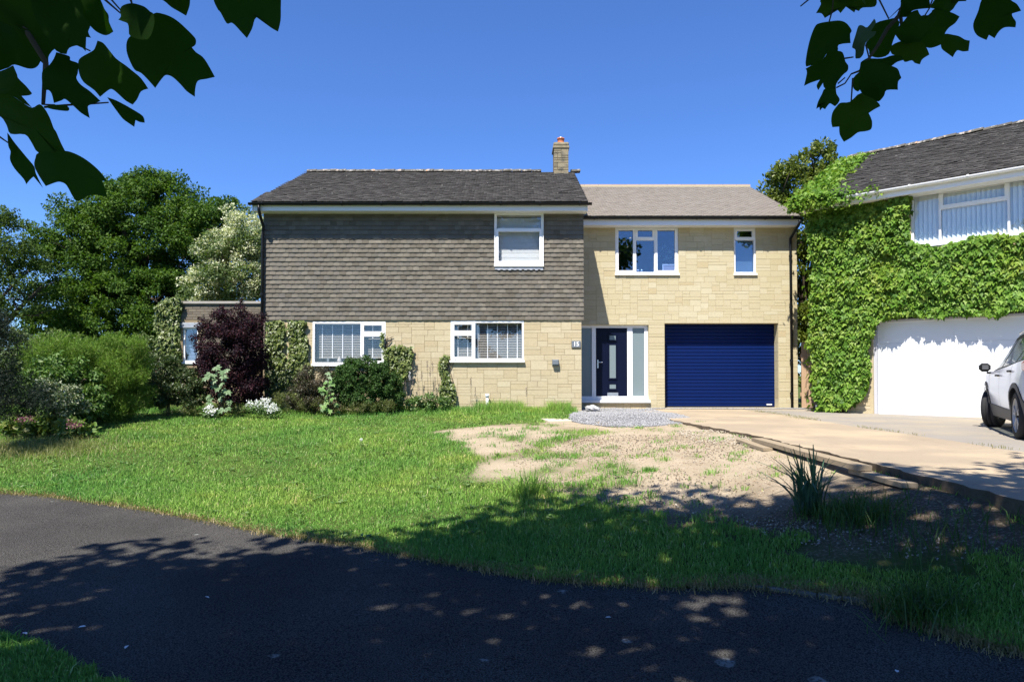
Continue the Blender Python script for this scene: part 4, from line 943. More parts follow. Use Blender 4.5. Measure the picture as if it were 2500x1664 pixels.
# ================================================================== flat-roofed brick outbuilding on the left
YO = 19.6; zo = lambda py: at(1250, py, YO)[2]; xo = lambda px: (px-1250)/FPX*YO
ob_ = thing('outbuilding', 'low flat-roofed brown brick outbuilding beside the main house', 'building', (xo(540), YO, -.05))
OL, OR = xo(440), -6.1; OT = zo(742); OW = (xo(445), xo(483), zo(884), zo(800))
w_ = slab_holes(OL, OR, -.3, OT, YO+.002, YO+.22, [OW]).build('wall', MT['mortar'], ob_)
MB().box(OL, OL+.2, YO+.221, 23.5, -.3, OT).box(OL+.201, OR, 23.3, 23.5, -.3, OT).box(OL+.201, OR, YO+.221, 23.29, OT-.15, OT-.05).build('side_walls', MT['brick'], ob_)
rects = []
for j in range(int((OT-1.0)/.075)):
    z = OT-.075*(j+1); x = OL-(.11 if j % 2 else 0)
    if z < .9: break
    while x < OR:
        a, c = max(x, OL), min(x+.225, OR); x += .225
        if c-a > .05 and not (a < OW[1]+.04 and c > OW[0]-.02 and z < OW[3]+.16): rects.append((a, c, z, z+.075))
lay(w_, rects, YO, MT['brick'], .009, name='brick', limit=300, key=lambda r: -r[2])
MB().box(OW[0]-.08, OW[1]+.15, YO-.012, YO+.12, OW[3], OW[3]+.15, .006).build('lintel', MT['lead'], ob_)
MB().box(OL-.06, OR, YO-.06, YO+.3, OT, OT+.075, .01).build('coping', M_plain('coping_stone', (.30,.28,.25), .9, .1, 0, .2), ob_)
window(ob_, OW[0], OW[1], OW[2], OW[3], YO+.04, [(OW[0], OW[1], OW[2], OW[3], False)], MT['glass_blue'])
blind('venetian_blind', 'thin slatted blind in the narrow outbuilding window behind the purple shrub', OW[0]+.06, OW[1]-.06, OW[2]+.05, OW[2]+.5, YO+.18, .04, .04, .9, [])

# ================================================================== old planks along the edge of the drive
def plank(p0, p1, w, h, z0, z1, label, dz_=0):
    a = Vector((p0[0], p0[1], z0)); c = Vector((p1[0], p1[1], z1)); d = (c-a); L = d.length; dx = d.normalized(); sy = Vector((-dx.y, dx.x, 0)).normalized(); up_ = dx.cross(sy)
    b = MB(); n = 9; V = []
    for k in range(n):
        q = a + d*k/(n-1) + up_*(.002*math.sin(k*.9))
        for (s, u) in ((-1,0),(1,0),(1,1),(-1,1)): V.append(q + sy*s*w/2*(1+.01*math.sin(k*2.1)) + up_*u*h)
    F = [(k*4+j, k*4+(j+1)%4, (k+1)*4+(j+1)%4, (k+1)*4+j) for k in range(n-1) for j in range(4)]+[(0,1,2,3),((n-1)*4+3,(n-1)*4+2,(n-1)*4+1,(n-1)*4)]
    b.mesh(V, F); return tag(b.build('plank', MT['oldwood'], None, False, tuple(a)), label, 'plank')
g_ = lambda x, y: float(gz(x, y))
plank((3.58,10.0), (3.63,7.05), .16, .055, g_(3.58,10.0)+.03, g_(3.63,7.05)+.07, 'long weathered plank lying along the broken edge of the drive')
plank((3.42,10.25), (3.44,9.2), .13, .04, g_(3.42,10.25)+.01, g_(3.44,9.2)+.01, 'short plank end showing beneath the sunlit end of the long plank')
plank((3.66,7.3), (3.66,6.3), .15, .045, g_(3.66,7.3)+.01, g_(3.66,6.3)+.025, 'shorter plank in the shade at the foot of the broken drive edge')

# ================================================================== white car
CA = math.atan2(.888, .46); car = thing('parked_car', 'white compact SUV with dark lower cladding parked facing the white garage door', 'car', (8.74, 10.73, -.053), CA, None, True)
WBF, WBR, WR = 1.325, -1.325, .345
paint = M_plain('car_paint', (.78,.79,.82), .18, .6, 0, .01); clad = M_plain('car_cladding', (.075,.078,.085), .55, .4, 0, .05); tyre_m = M_plain('tyre_rubber', (.022,.022,.024), .8, .3, 0, .1, 40)
cglass = M_glass('car_glass', (.35,.4,.4), .07); alloy = M_plain('alloy', (.42,.42,.42), .45, .4, .2, .05); dark = M_plain('car_trim', (.012,.012,.013), .55, .2)
def prof_y(z):  # half width over height
    zs = [.18,.30,.50,.66,.80,.92,1.02,1.14]; ys = [.82,.865,.895,.915,.905,.900,.885,.855]
    return float(np.interp(z, zs, ys))
def plan(x):
    f = 1.0
    if x > 1.2: f -= .26*((x-1.2)/.95)**2.2
    if x < -1.2: f -= .16*((-x-1.2)/.98)**2.2
    return f
def belt(x): return float(np.interp(x, [-2.1,-1.6,-.6,.3,.9,1.4,1.8,2.12], [1.16,1.14,1.06,1.01,.985,.955,.88,.74]))
def roofz(x): return float(np.interp(x, [-2.05,-1.85,-1.5,-1.0,-.4,0.,.3,.6,.95], [1.18,1.36,1.50,1.555,1.585,1.57,1.53,1.32,.99]))
def arch(x, r):
    z = -1
    for c in (WBF, WBR):
        if abs(x-c) < r: z = max(z, WR+.02+math.sqrt(r*r-(x-c)**2))
    return z
def lower(x): return max(float(np.interp(x, [-2.15,-1.9,-1.2,1.2,1.9,2.15], [.40,.32,.23,.23,.28,.36])), arch(x, .385))
def mid(x): return max(float(np.interp(x, [-2.15,-1.9,-.9,.9,1.9,2.15], [.62,.56,.40,.44,.52,.58])), arch(x, .455))
XS = sorted(set([round(-2.12+k*.08, 3) for k in range(54)] + [WBF-.455, WBF+.455, WBR-.455, WBR+.455, WBF-.385, WBF+.385, WBR-.385, WBR+.385]))
XS = [x for x in XS if -2.12 <= x <= 2.12]
def side_patch(zlo, zhi, rows, off=0.):
    b = MB()
    for s in (1, -1):
        base = len(b.v)
        for x in XS:
            a, c = zlo(x), max(zhi(x), zlo(x)+.003)
            for k in range(rows+1):
                z = a+(c-a)*k/rows; b.v.append((x, s*(prof_y(z)*plan(x)+off), z))
        for i in range(len(XS)-1):
            for k in range(rows):
                q = base+i*(rows+1)+k; b.f.append((q, q+rows+1, q+rows+2, q+1) if s < 0 else (q, q+1, q+rows+2, q+rows+1))
    return b
body = side_patch(mid, belt, 7)
# bonnet, nose and tail skins
def cross(x, z, n=8, crown=.03):
    w = prof_y(z)*plan(x); return [(x, w*(1-2*k/n), z + crown*(1-(1-2*k/n)**2)) for k in range(n+1)]
def skin(b, rows):
    base = len(b.v); n = len(rows[0])
    for r in rows: b.v += r
    for i in range(len(rows)-1):
        for k in range(n-1):
            q = base+i*n+k; b.f.append((q, q+1, q+n+1, q+n))
xb_ = [x for x in XS if x >= .9]; skin(body, [cross(x, belt(x), crown=.06) for x in xb_])
skin(body, [cross(XS[-1], z, crown=0) for z in (belt(XS[-1]), .7, .6)]); skin(body, [cross(XS[0], z, crown=0) for z in (.62, .8, .95, 1.05, belt(XS[0]))])
bo = body.build('body', paint, car, True)
c_ = side_patch(lower, mid, 3, .012)
skin(c_, [cross(XS[-1], z, crown=0) for z in (.6, .5, .36)]); skin(c_, [cross(XS[0], z, crown=0) for z in (.40,.5,.62)])
c_.build('cladding', clad, car, True)
# glasshouse
def gy(x, f): 
    return (prof_y(belt(x))*plan(x)-.01)*(1-f) + .60*f
GXS = [-2.05+.075*k for k in range(41)]; GXS = [x for x in GXS if x <= .95]
for s in (1, -1):
    gl = MB(); pil = MB()
    for i in range(len(GXS)-1):
        x0_, x1_ = GXS[i], GXS[i+1]; xm_ = (x0_+x1_)/2
        def P_(x, f): return (x, s*gy(x, f), belt(x)+(roofz(x)-belt(x))*f)
        isp = xm_ < -1.55 or -.12 < xm_ < .0 or xm_ > .72 or -1.12 < xm_ < -1.05
        for f0, f1, pl_ in ((0,.06,True),(.06,.86,isp),(.86,1.,True)):
            (pil if pl_ else gl).poly([P_(x0_,f0), P_(x1_,f0), P_(x1_,f1), P_(x0_,f1)])
    gl.build('side_window', cglass, car); pil.build('pillar', dark, car)
top = MB(); skin(top, [[(x, .60*(1-2*k/8), roofz(x)+.03*(1-(1-2*k/8)**2)) for k in range(9)] for x in (-1.85,-1.5,-1.,-.4,0,.3)]); top.build('roof', dark, car, True)
ws = MB(); skin(ws, [[(x, gy(x,1)*(1-2*k/6), roofz(x)+.01) for k in range(7)] for x in (.3,.6,.95)]); ws.build('windscreen', cglass, car, True)
rw = MB(); skin(rw, [[(x, .62*(1-2*k/6), roofz(x)+.01) for k in range(7)] for x in (-1.85,-2.08)]); rw.build('rear_window', cglass, car, True)
for s in (1, -1):
    MB().tube([(.1,s*.585,1.60),(-.4,s*.585,1.635),(-1.0,s*.585,1.605),(-1.5,s*.585,1.55)], .018, 8).build('roof_rail', MT['steel'], car, True)
    yb = s*(prof_y(1.0)); bm_ = MB(); bm_.box(.80, .93, *sorted((s*.89, s*1.06)), .99, 1.14, .045); mo = bm_.build('mirror', dark, car)
    MB().box(.788, .80, *(sorted((s*.93, s*1.02))), 1.03, 1.10).build('mirror_glass', clad, mo); MB().box(.82, .88, *(sorted((s*.84, s*.95))), .955, .99, .01).build('mirror_arm', dark, mo)
    for hx2 in (.02, -.98):
        zhh = belt(hx2)-.10; yy_ = prof_y(zhh)+.004
        MB().box(hx2-.1, hx2+.1, *(sorted((s*(yy_), s*(yy_+.035)))), zhh-.016, zhh+.016, .008).build('door_handle', dark, car)
    for sx_ in (.92, -.06, -1.02):     # door shut lines
        zz_ = np.linspace(mid(sx_)+.01, belt(sx_)-.01, 7); b = MB()
        for z1_, z2_ in zip(zz_[:-1], zz_[1:]): b.poly([(sx_-.004, s*(prof_y(z1_)*plan(sx_)+.0025), z1_), (sx_+.004, s*(prof_y(z1_)*plan(sx_)+.0025), z1_), (sx_+.004, s*(prof_y(z2_)*plan(sx_)+.0025), z2_), (sx_-.004, s*(prof_y(z2_)*plan(sx_)+.0025), z2_)])
        b.build('door_gap', dark, car)
    MB().box(-2.13, -1.72, *(sorted((s*.60, s*.885))), .98, 1.13, .03).build('tail_light', M_plain('red_lens', (.30,.01,.01), .15, .6), car)
    MB().box(1.80, 2.10, *(sorted((s*.45, s*.80))), .72, .84, .03).build('headlight', MT['frost'], car)
MB().box(-1.9, 1.95, -.70, .70, .2, .50).build('underbody', dark, car); MB().box(-1.9, .8, -.72, .72, .5, .9).build('cabin_floor', dark, car)
for (wx, s, steer) in ((WBF,1,R(-24)),(WBF,-1,R(-24)),(WBR,1,0),(WBR,-1,0)):
    wh = bpy.data.objects.new('wheel', None); link(wh, car); ORG[wh.name] = Vector((0,0,0)); wh.location = (wx, s*.785, WR); wh.rotation_euler = (0,0,steer)
    w2 = .11
    MB().lathe([(.245,-w2),(.30,-w2-.008),(.33,-w2+.005),(.345,-w2+.03),(.345,-.04),(.338,-.038),(.338,-.03),(.345,-.028),(.345,.028),(.338,.03),(.338,.038),(.345,.04),(.345,w2-.03),(.33,w2-.005),(.30,w2+.008),(.245,w2)], 40, 'y').build('tyre', tyre_m, wh, True)
    MB().lathe([(.245,-w2),(.235,-w2+.01),(.225,0),(.235,w2-.012),(.247,w2-.002)], 32, 'y').build('rim', alloy, wh, True)
    MB().lathe([(.235,.02*s),(.10,.03*s),(0,.03*s)], 24, 'y').build('brake_disc', dark, wh)
    for k in range(5):
        a = 2*math.pi*k/5+.3; b = MB()
        for da in (-.20, .20):
            r0, r1 = .05, .24; p0 = (r0*math.cos(a), r0*math.sin(a)); p1 = (r1*math.cos(a+da), r1*math.sin(a+da)); nx, nz = -(p1[1]-p0[1]), p1[0]-p0[0]; l_ = math.hypot(nx, nz); nx, nz = nx/l_*.016, nz/l_*.016
            V = []
            for yv in (s*.075, s*.1):
                V += [(p0[0]-nx,yv,p0[1]-nz),(p0[0]+nx,yv,p0[1]+nz),(p1[0]+nx,yv,p1[1]+nz),(p1[0]-nx,yv,p1[1]-nz)]
            b.mesh(V, [(0,1,2,3),(7,6,5,4),(0,4,5,1),(1,5,6,2),(2,6,7,3),(3,7,4,0)])
        b.build('spoke', alloy, wh)
    MB().lathe([(0,s*.105),(.05,s*.1),(.055,s*.07)], 16, 'y').build('hub_cap', dark, wh)
# ================================================================== vegetation
def ell_pts(n, rg, shell=.75):
    d = unit(rg.normal(size=(n,3))); r = rg.uniform(shell**3, 1, n)**(1/3); return d*r[:,None], d
def foliage(parent, name, ells, n, size, m, tmpl=DIAMOND, sub=None, subr=.5, seed=0, droop=.3, outward=.6, zmin=None, keep=None, flat=.75):
    """leaves gathered in clumps that sit on the surface of the given ellipsoids (cx,cy,cz,rx,ry,rz)"""
    rg = np.random.default_rng(seed); E = np.array(ells, float); wgt = (E[:,3]*E[:,4]+E[:,4]*E[:,5]+E[:,3]*E[:,5]); wgt /= wgt.sum()
    if sub:
        k = rg.choice(len(E), sub, p=wgt); p, d = ell_pts(sub, rg, .55); C = E[k,:3]+p*E[k,3:]; rad = subr*rg.uniform(.55,1.25,sub)
        C = C if zmin is None else C[C[:,2] > zmin]; rad = rad[:len(C)]
        j = rg.choice(len(C), n, p=rad**2/np.sum(rad**2)); q, d2 = ell_pts(n, rg, .35)
        P = C[j]+q*rad[j][:,None]*np.array([1,1,flat]); nd = d2
    else:
        k = rg.choice(len(E), n, p=wgt); p, nd = ell_pts(n, rg, .8); P = E[k,:3]+p*E[k,3:]
    P = P + rg.normal(0, .02, P.shape)
    nrm = unit(nd*outward + rg.normal(size=(n,3))*.55 + np.array([0,0,.45])); tt = rg.normal(size=(n,3)) + nd*.4 + np.array([0,0,-droop*2])
    ok = np.ones(n, bool)
    if zmin is not None: ok &= P[:,2] > zmin
    if keep is not None: ok &= keep(P)
    P, nrm, tt = P[ok], nrm[ok], tt[ok]
    V, Fs = stamp(*tmpl, P, frames_from(tt, nrm), size*rg.uniform(.6,1.3,len(P)))
    V = V - np.array(ORG[parent.name])
    o = obj(name, np_mesh(name, V, Fs), m, parent); o['kind'] = 'stuff'; return o
def limbs(parent, base, r0, height, ends, m=None, name='trunk', lean=(0,0), seed=0, rmin=.02):
    rn = random.Random(seed); base = Vector(base); b = MB(); top = base+Vector((lean[0],lean[1],height))
    tr = [base+Vector((0,0,-.15)), base.lerp(top,.33)+Vector((rn.uniform(-.1,.1),rn.uniform(-.1,.1),0))*r0*4, base.lerp(top,.66)+Vector((rn.uniform(-.1,.1),rn.uniform(-.1,.1),0))*r0*4, top]
    b.tube(tr, [r0*1.2, r0*.9, r0*.7, r0*.45], 10); trunk = b.build(name, m or MT['bark'], parent, True)
    for e in ends:
        e = Vector(e); s = base.lerp(top, rn.uniform(.4,.95)); md = s.lerp(e,.5)+Vector((rn.uniform(-.15,.15),rn.uniform(-.15,.15),rn.uniform(.0,.25)))*(e-s).length*.5
        bb = MB().tube([s, md, e], [r0*.4, r0*.25, rmin], 7)
        for _ in range(4):
            t2 = md.lerp(e, rn.uniform(.1,.9)); o2 = t2+Vector((rn.uniform(-1,1),rn.uniform(-1,1),rn.uniform(-.2,.9)))*(e-s).length*.3; bb.tube([t2, t2.lerp(o2,.5)+Vector((0,0,.05)), o2], [rmin*1.3, rmin, rmin*.4], 5)
        bb.build('limb', m or MT['bark'], trunk, True)
    return trunk
def E_px(px, py, Y, rpx, rpy, ry=None):
    c = at(px, py, Y); rx = rpx/FPX*Y; rz = rpy/FPX*Y; return (c[0], Y, c[2], rx, ry or rx, rz)
g2 = lambda x, y: float(gz(x, y))
# --- big dark maple
mt_maple = M_leaf('maple_leaf', [(.0224,.0571,.008),(.0413,.0918,.012),(.0636,.1244,.018),(.0903,.153,.026)], .35, .55, .15, patch=(1.3,1.2,1.0), pscale=.5)
YT = 31.; tb = at(350, 905, YT)
mp = thing('maple_tree', 'big dark green broadleaved tree behind the garden hedge', 'tree', (tb[0], YT, -.1))
EM = [E_px(350,590,YT,150,150,2.4), E_px(230,640,YT,120,130,2.2), E_px(470,620,YT,100,120,2.), E_px(300,500,YT,110,75,2.), E_px(420,500,YT,80,70,1.8), E_px(170,560,YT,75,80,1.7), E_px(260,740,YT-1,130,85,2.), E_px(400,740,YT-1,90,85,2.), E_px(560,520,YT,35,45,1.), E_px(350,450,YT,70,35,1.4), E_px(160,740,YT,60,70,1.5), E_px(520,560,YT,60,80,1.5), E_px(300,810,YT-1,190,55,2.), E_px(460,800,YT,90,60,1.6), E_px(130,800,YT,60,50,1.5), E_px(330,860,YT,220,40,1.8)]
limbs(mp, (tb[0],YT,-.1), .35, 6.5, [(e[0], e[1]-.5, e[2]) for e in EM[:9]], seed=4)
foliage(mp, 'crown', EM, 170000, .13, mt_maple, DIAMOND, 950, .52, 21, droop=.15, flat=.55)
# --- airy tree at the far left
YA = 27.; ta = at(-60, 900, YA); at_t = thing('airy_tree', 'thin airy tree with sky showing through its branches beyond the dark conifer', 'tree', (ta[0], YA, -.1))
mt_airy = M_leaf('airy_leaf', [(.045,.08,.02),(.07,.115,.028),(.10,.145,.038)], .4, .6, .1)
EA = [E_px(20,590,YA,80,75,1.4), E_px(-60,650,YA,90,110,1.6), E_px(70,660,YA,55,60,1.2), E_px(40,740,YA,60,35,1.), E_px(-20,540,YA,60,40,1.)]
limbs(at_t, (ta[0],YA,-.1), .22, 4.2, [(e[0],e[1],e[2]) for e in EA]+[at(95,770,YA)[:], at(110,690,YA)[:], at(80,720,YA)[:]], seed=8, rmin=.025)
foliage(at_t, 'crown', EA, 16000, .11, mt_airy, DIAMOND, 150, .38, 22)
# --- white blossom tree
YB = 24.5; tbw = at(560, 905, YB); bt = thing('blossom_tree', 'tree covered in creamy white blossom behind the outbuilding', 'tree', (tbw[0], YB, -.1))
EB = [E_px(570,650,YB,95,95,1.5), E_px(600,570,YB,50,70,1.2), E_px(530,690,YB,72,70,1.2), E_px(640,640,YB,60,100,1.3), E_px(540,600,YB,45,50,.9)]
limbs(bt, (tbw[0],YB,-.1), .16, 3.6, [(e[0],e[1],e[2]) for e in EB], seed=9)
foliage(bt, 'crown', EB, 22000, .095, M_leaf('blossom_tree_leaf', [(.06,.10,.03),(.11,.16,.05),(.15,.20,.08)], .35), DIAMOND, 170, .34, 23)
foliage(bt, 'blossom', EB, 16000, .085, M_leaf('blossom', [(.40,.43,.26),(.55,.56,.38),(.62,.62,.48)], .3, .8, .1), OVAL, 210, .24, 24, droop=-.2)
# --- purple-leaved shrub
YP = 16.3; tpx = at(560, 985, YP); ps = thing('purple_shrub', 'dark purple-leaved shrub against the corner of the house', 'shrub', (tpx[0], YP, g2(tpx[0],YP)))
EP = [E_px(560,860,YP,82,85,.75), E_px(590,800,YP,55,50,.55), E_px(520,850,YP,52,70,.55), E_px(610,870,YP,40,90,.5), E_px(550,930,YP,70,45,.6), E_px(545,790,YP,38,35,.4), E_px(625,930,YP+.2,30,60,.3), E_px(640,890,YP+.3,16,80,.25), E_px(505,905,YP,30,40,.35), E_px(580,955,YP,70,30,.5)]  # narrow clump at the house corner is added to stand in for dark shadow
limbs(ps, (tpx[0],YP,g2(tpx[0],YP)), .05, .8, [(e[0],e[1],e[2]) for e in EP], seed=10, rmin=.008)
MTpur = M_leaf('purple_leaf', [(.011,.007,.011),(.018,.010,.015),(.029,.011,.016),(.055,.012,.019)], .2, .6, .15)
foliage(ps, 'foliage', EP, 46000, .05, MTpur, DIAMOND, 230, .17, 25, zmin=.0)
foliage(ps, 'top_sprigs', [E_px(540,770,YP,10,28,.05), E_px(590,755,YP,8,30,.05), E_px(610,790,YP,14,26,.1), E_px(490,790,YP,8,22,.05)], 900, .05, MTpur, DIAMOND, None, seed=26)
# --- feathery yellow-green bush
YF = 14.6; c0 = at(240, 1010, YF); fb = thing('feathery_bush', 'feathery yellow-green bush in the middle of the left border', 'shrub', (c0[0], YF, g2(c0[0],YF)))
EF = [E_px(250,900,YF,95,80,.8), E_px(150,870,YF,90,50,.8), E_px(300,930,YF,55,70,.55), E_px(200,950,YF,110,50,.8), E_px(320,860,YF,35,35,.4), E_px(230,990,YF,120,30,.7)]
limbs(fb, (c0[0],YF,g2(c0[0],YF)), .06, .7, [(e[0],e[1],e[2]) for e in EF], seed=11, rmin=.01)
foliage(fb, 'foliage', EF, 70000, .085, M_leaf('feathery_leaf', [(.068,.1365,.018),(.1105,.1995,.028),(.1615,.2625,.045),(.1445,.1785,.05)], .35, .6, .1, patch=(.8,.85,.8)), NEEDLE, 260, .2, 27, droop=-.5, zmin=-.3)
# --- glossy green shrub in front of it, and a variegated one below
YG = 13.6; c0 = at(150, 1010, YG); gs = thing('glossy_shrub', 'glossy mid-green shrub between the dark conifer and the feathery bush', 'shrub', (c0[0], YG, g2(c0[0],YG)))
EG = [E_px(130,905,YG,75,38,.5), E_px(200,930,YG,45,35,.4), E_px(110,950,YG,70,50,.5), E_px(150,985,YG,90,32,.5), E_px(210,975,YG,50,40,.4)]
limbs(gs, (c0[0],YG,g2(c0[0],YG)), .04, .5, [(e[0],e[1],e[2]) for e in EG], seed=12, rmin=.008)
foliage(gs, 'foliage', EG, 15000, .07, M_leaf('glossy_leaf', [(.035,.08,.015),(.06,.13,.02),(.10,.18,.04),(.17,.24,.08)], .28, .45, .25), OVAL, 110, .15, 28, zmin=-.3)
YV = 12.9; c0 = at(150, 1015, YV); vs_ = thing('variegated_shrub', 'low cream-and-green variegated shrub at the foot of the left border', 'shrub', (c0[0], YV, g2(c0[0],YV)))
EV = [E_px(150,965,YV,45,35,.3), E_px(170,990,YV,40,25,.3), E_px(115,950,YV,25,30,.25)]
limbs(vs_, (c0[0],YV,g2(c0[0],YV)), .02, .3, [(e[0],e[1],e[2]) for e in EV], seed=13, rmin=.005)
foliage(vs_, 'foliage', EV, 3500, .055, M_leaf('variegated_leaf', [(.03,.07,.02),(.08,.13,.05),(.20,.24,.13),(.45,.46,.34)], .25), OVAL, 60, .10, 29, zmin=-.3, flat=.4)
# --- dark conifer at the far left
YY = 11.6; c0 = at(0, 1040, YY); yw_ = thing('dark_conifer', 'dark blue-green conifer shrub with sprays down to the lawn edge', 'shrub', (c0[0]-.2, YY, g2(c0[0],YY)))
EY_ = [E_px(-20,870,YY,75,95,.6), E_px(10,960,YY,85,60,.6), E_px(-60,820,YY,70,90,.6), E_px(60,985,YY,70,32,.5), E_px(-10,790,YY,38,40,.3)]
limbs(yw_, (c0[0]-.2,YY,g2(c0[0],YY)), .09, 1.2, [(e[0],e[1],e[2]) for e in EY_], seed=14, rmin=.012)
foliage(yw_, 'foliage', EY_, 30000, .06, M_leaf('conifer_spray', [(.005,.011,.006),(.009,.018,.009),(.015,.027,.014)], .12, .6, .2), NEEDLE, 260, .15, 30, droop=.4, zmin=-.5)
# --- dark shrub between feathery bush and purple shrub; hedge behind
YD = 15.7; c0 = at(410, 1000, YD); ds = thing('dark_green_shrub', 'dark green shrub with layered twigs left of the purple shrub', 'shrub', (c0[0], YD, g2(c0[0],YD)))
ED = [E_px(420,935,YD,70,60,.6), E_px(380,905,YD,45,45,.5), E_px(460,960,YD,45,45,.5), E_px(370,960,YD,50,40,.5)]
limbs(ds, (c0[0],YD,g2(c0[0],YD)), .04, .6, [(e[0],e[1],e[2]) for e in ED], seed=15, rmin=.008)
foliage(ds, 'foliage', ED, 16000, .055, M_leaf('dark_shrub_leaf', [(.02,.042,.012),(.036,.065,.016),(.06,.09,.025),(.10,.11,.05)], .25), DIAMOND, 150, .15, 31, zmin=-.1, flat=.4)
YH = 21.; hb = thing('leafy_hedge', 'pale green leafy hedge showing behind the feathery bush', 'hedge', (at(250,900,YH)[0], YH, -.05))
EH = [E_px(80,850,YH,60,55,.8), E_px(160,855,YH,50,40,.8), E_px(360,860,YH,70,48,.8), E_px(420,850,YH,40,48,.7), E_px(260,870,YH,90,38,.8), E_px(20,870,YH,60,60,.8), E_px(-60,860,YH,60,60,.8), E_px(300,930,YH,180,40,.8), E_px(100,930,YH,180,40,.8)]
limbs(hb, (at(250,900,YH)[0],YH,-.05), .06, .8, [(e[0],e[1],e[2]) for e in EH], seed=16, rmin=.01)
foliage(hb, 'foliage', EH, 22000, .10, M_leaf('hedge_leaf', [(.05,.09,.02),(.09,.14,.03),(.15,.20,.08),(.12,.15,.04)], .35), OVAL, 190, .24, 32, zmin=.0)
# far wood line that closes the view behind the hedge
YL = 60.; wl_ = [E_px(p, 895-random.uniform(0,14), YL, 60, 26, 2.) for p in range(-300, 900, 55)]
fw = bpy.data.objects.new('far_wood', None)
fw = obj('far_wood', np_mesh('far_wood', *stamp(*DIAMOND, *(lambda P: (P, frames_from(rng.normal(size=(len(P),3)), rng.normal(size=(len(P),3))+np.array([0,-.5,.8])), rng.uniform(.25,.55,len(P))))(np.concatenate([np.array(e[:3])+ell_pts(900, rng, .5)[0]*np.array(e[3:]) for e in wl_])))), M_leaf('far_leaf', [(.03,.06,.02),(.06,.10,.03)], .3)); fw['kind'] = 'stuff'; tag(fw, 'far line of trees beyond the gardens', 'trees')
# --- tree-mallow like plants with big lobed leaves
MTbig = M_leaf('lobed_leaf', [(.10,.17,.07),(.15,.23,.11),(.22,.30,.17)], .3, .5, .3, island=False)
MTbig2 = M_leaf('lobed_leaf_bright', [(.10,.22,.05),(.15,.28,.07),(.20,.30,.10)], .35, .5, .3, island=False)
LFM = {}
def leaf_mesh(tmpl, m, key):
    if (key, m.name) not in LFM:
        me = bpy.data.meshes.new('leaf'); me.from_pydata(tmpl[0], [], tmpl[1]); me.materials.append(m); LFM[(key, m.name)] = me
    return LFM[(key, m.name)]
MAPLE5 = ([(0,0,0),(-.1,.22,.02),(.12,.5,-.03),(.30,.26,.04),(.62,.46,-.04),(.60,.16,.04),(1,0,-.1),(.60,-.16,.04),(.62,-.46,-.04),(.30,-.26,.04),(.12,-.5,-.03),(-.1,-.22,.02)],
          [(0,1,2),(0,2,3),(0,3,5),(3,4,5),(0,5,6),(0,6,7),(0,7,9),(7,8,9),(0,9,10),(0,10,11)])
def big_leaf_plant(name, label, px, pyb, pyt, wpx, Y, n, size, m, seed):
    rn = random.Random(seed); c = at(px, pyb, Y); z0 = g2(c[0], Y); top = at(px, pyt, Y)[2]; pl = thing(name, label, 'plant', (c[0], Y, z0)); hw = wpx/FPX*Y/2; stems = MB()
    for k in range(n):
        f = (k+.5)/n; z = z0+(top-z0)*(.12+.88*f); p = Vector((c[0]+rn.uniform(-1,1)*hw*(1.1-.5*f), Y-.12+rn.uniform(-.15,.15), z))
        stems.tube([(c[0]+rn.uniform(-.03,.03), Y, z0-.02), ((c[0]+p.x)/2, Y, z0+(z-z0)*.7), p], [.008,.006,.003], 5)
        o = bpy.data.objects.new('leaf', leaf_mesh(MAPLE5, m, 'm5')); link(o, pl); o.location = p-ORG[pl.name]; s = size*rn.uniform(.6,1.25); o.scale = (s,s,s)
        o.rotation_euler = Matrix(frames_from(np.array([[rn.uniform(-1,1), -.5, -.55]]), np.array([[rn.uniform(-.4,.4), -.6, .8]]))[0].T).to_euler()
    stems.build('stems', MT['bark'], pl, True); return pl
big_leaf_plant('lobed_leaf_plant', 'grey-green plant with big lobed leaves in front of the purple shrub', 540, 1010, 893, 62, 15.5, 34, .16, MTbig, 1)
big_leaf_plant('lobed_leaf_plant', 'bright green seedling with lobed leaves in front of the clipped dark shrub', 803, 995, 928, 44, 16.0, 24, .13, MTbig2, 2)
big_leaf_plant('lobed_leaf_plant', 'tall pale-leaved sprig at the top of the bare twiggy shrub', 800, 940, 905, 36, 16.1, 10, .12, MTbig, 3)
# --- white flowers
MTw = M_leaf('white_petal', [(.70,.70,.72),(.82,.82,.84)], .2, .7, .1); MTgl = M_leaf('low_leaf', [(.06,.12,.03),(.10,.18,.04),(.15,.22,.08)], .3)
def flower_clump(name, label, ells, nf, ng, seed, Y):
    c = ells[0]; f = thing(name, label, 'flowers', (c[0], c[1], g2(c[0],c[1])))
    foliage(f, 'leaves', [(e[0],e[1]+.05,e[2]-.06,e[3]*1.1,e[4],e[5]) for e in ells], ng, .06, MTgl, OVAL, None, seed=seed, zmin=g2(c[0],c[1])-.05)
    foliage(f, 'blooms', ells, nf, .035, MTw, OVAL, int(nf/26), .032, seed+1, droop=-.5, zmin=g2(c[0],c[1])-.05); return f
flower_clump('white_flowers', 'white flowers at the lawn edge left of the big lobed leaves', [E_px(512,1002,15.2,16,10,.12)], 420, 400, 40, 15.2)
flower_clump('white_flowers', 'larger spread of white flowers at the foot of the ivy', [E_px(648,990,15.3,30,16,.2), E_px(610,985,15.4,16,10,.12), E_px(665,1002,15.2,20,9,.12)], 1100, 700, 42, 15.3)
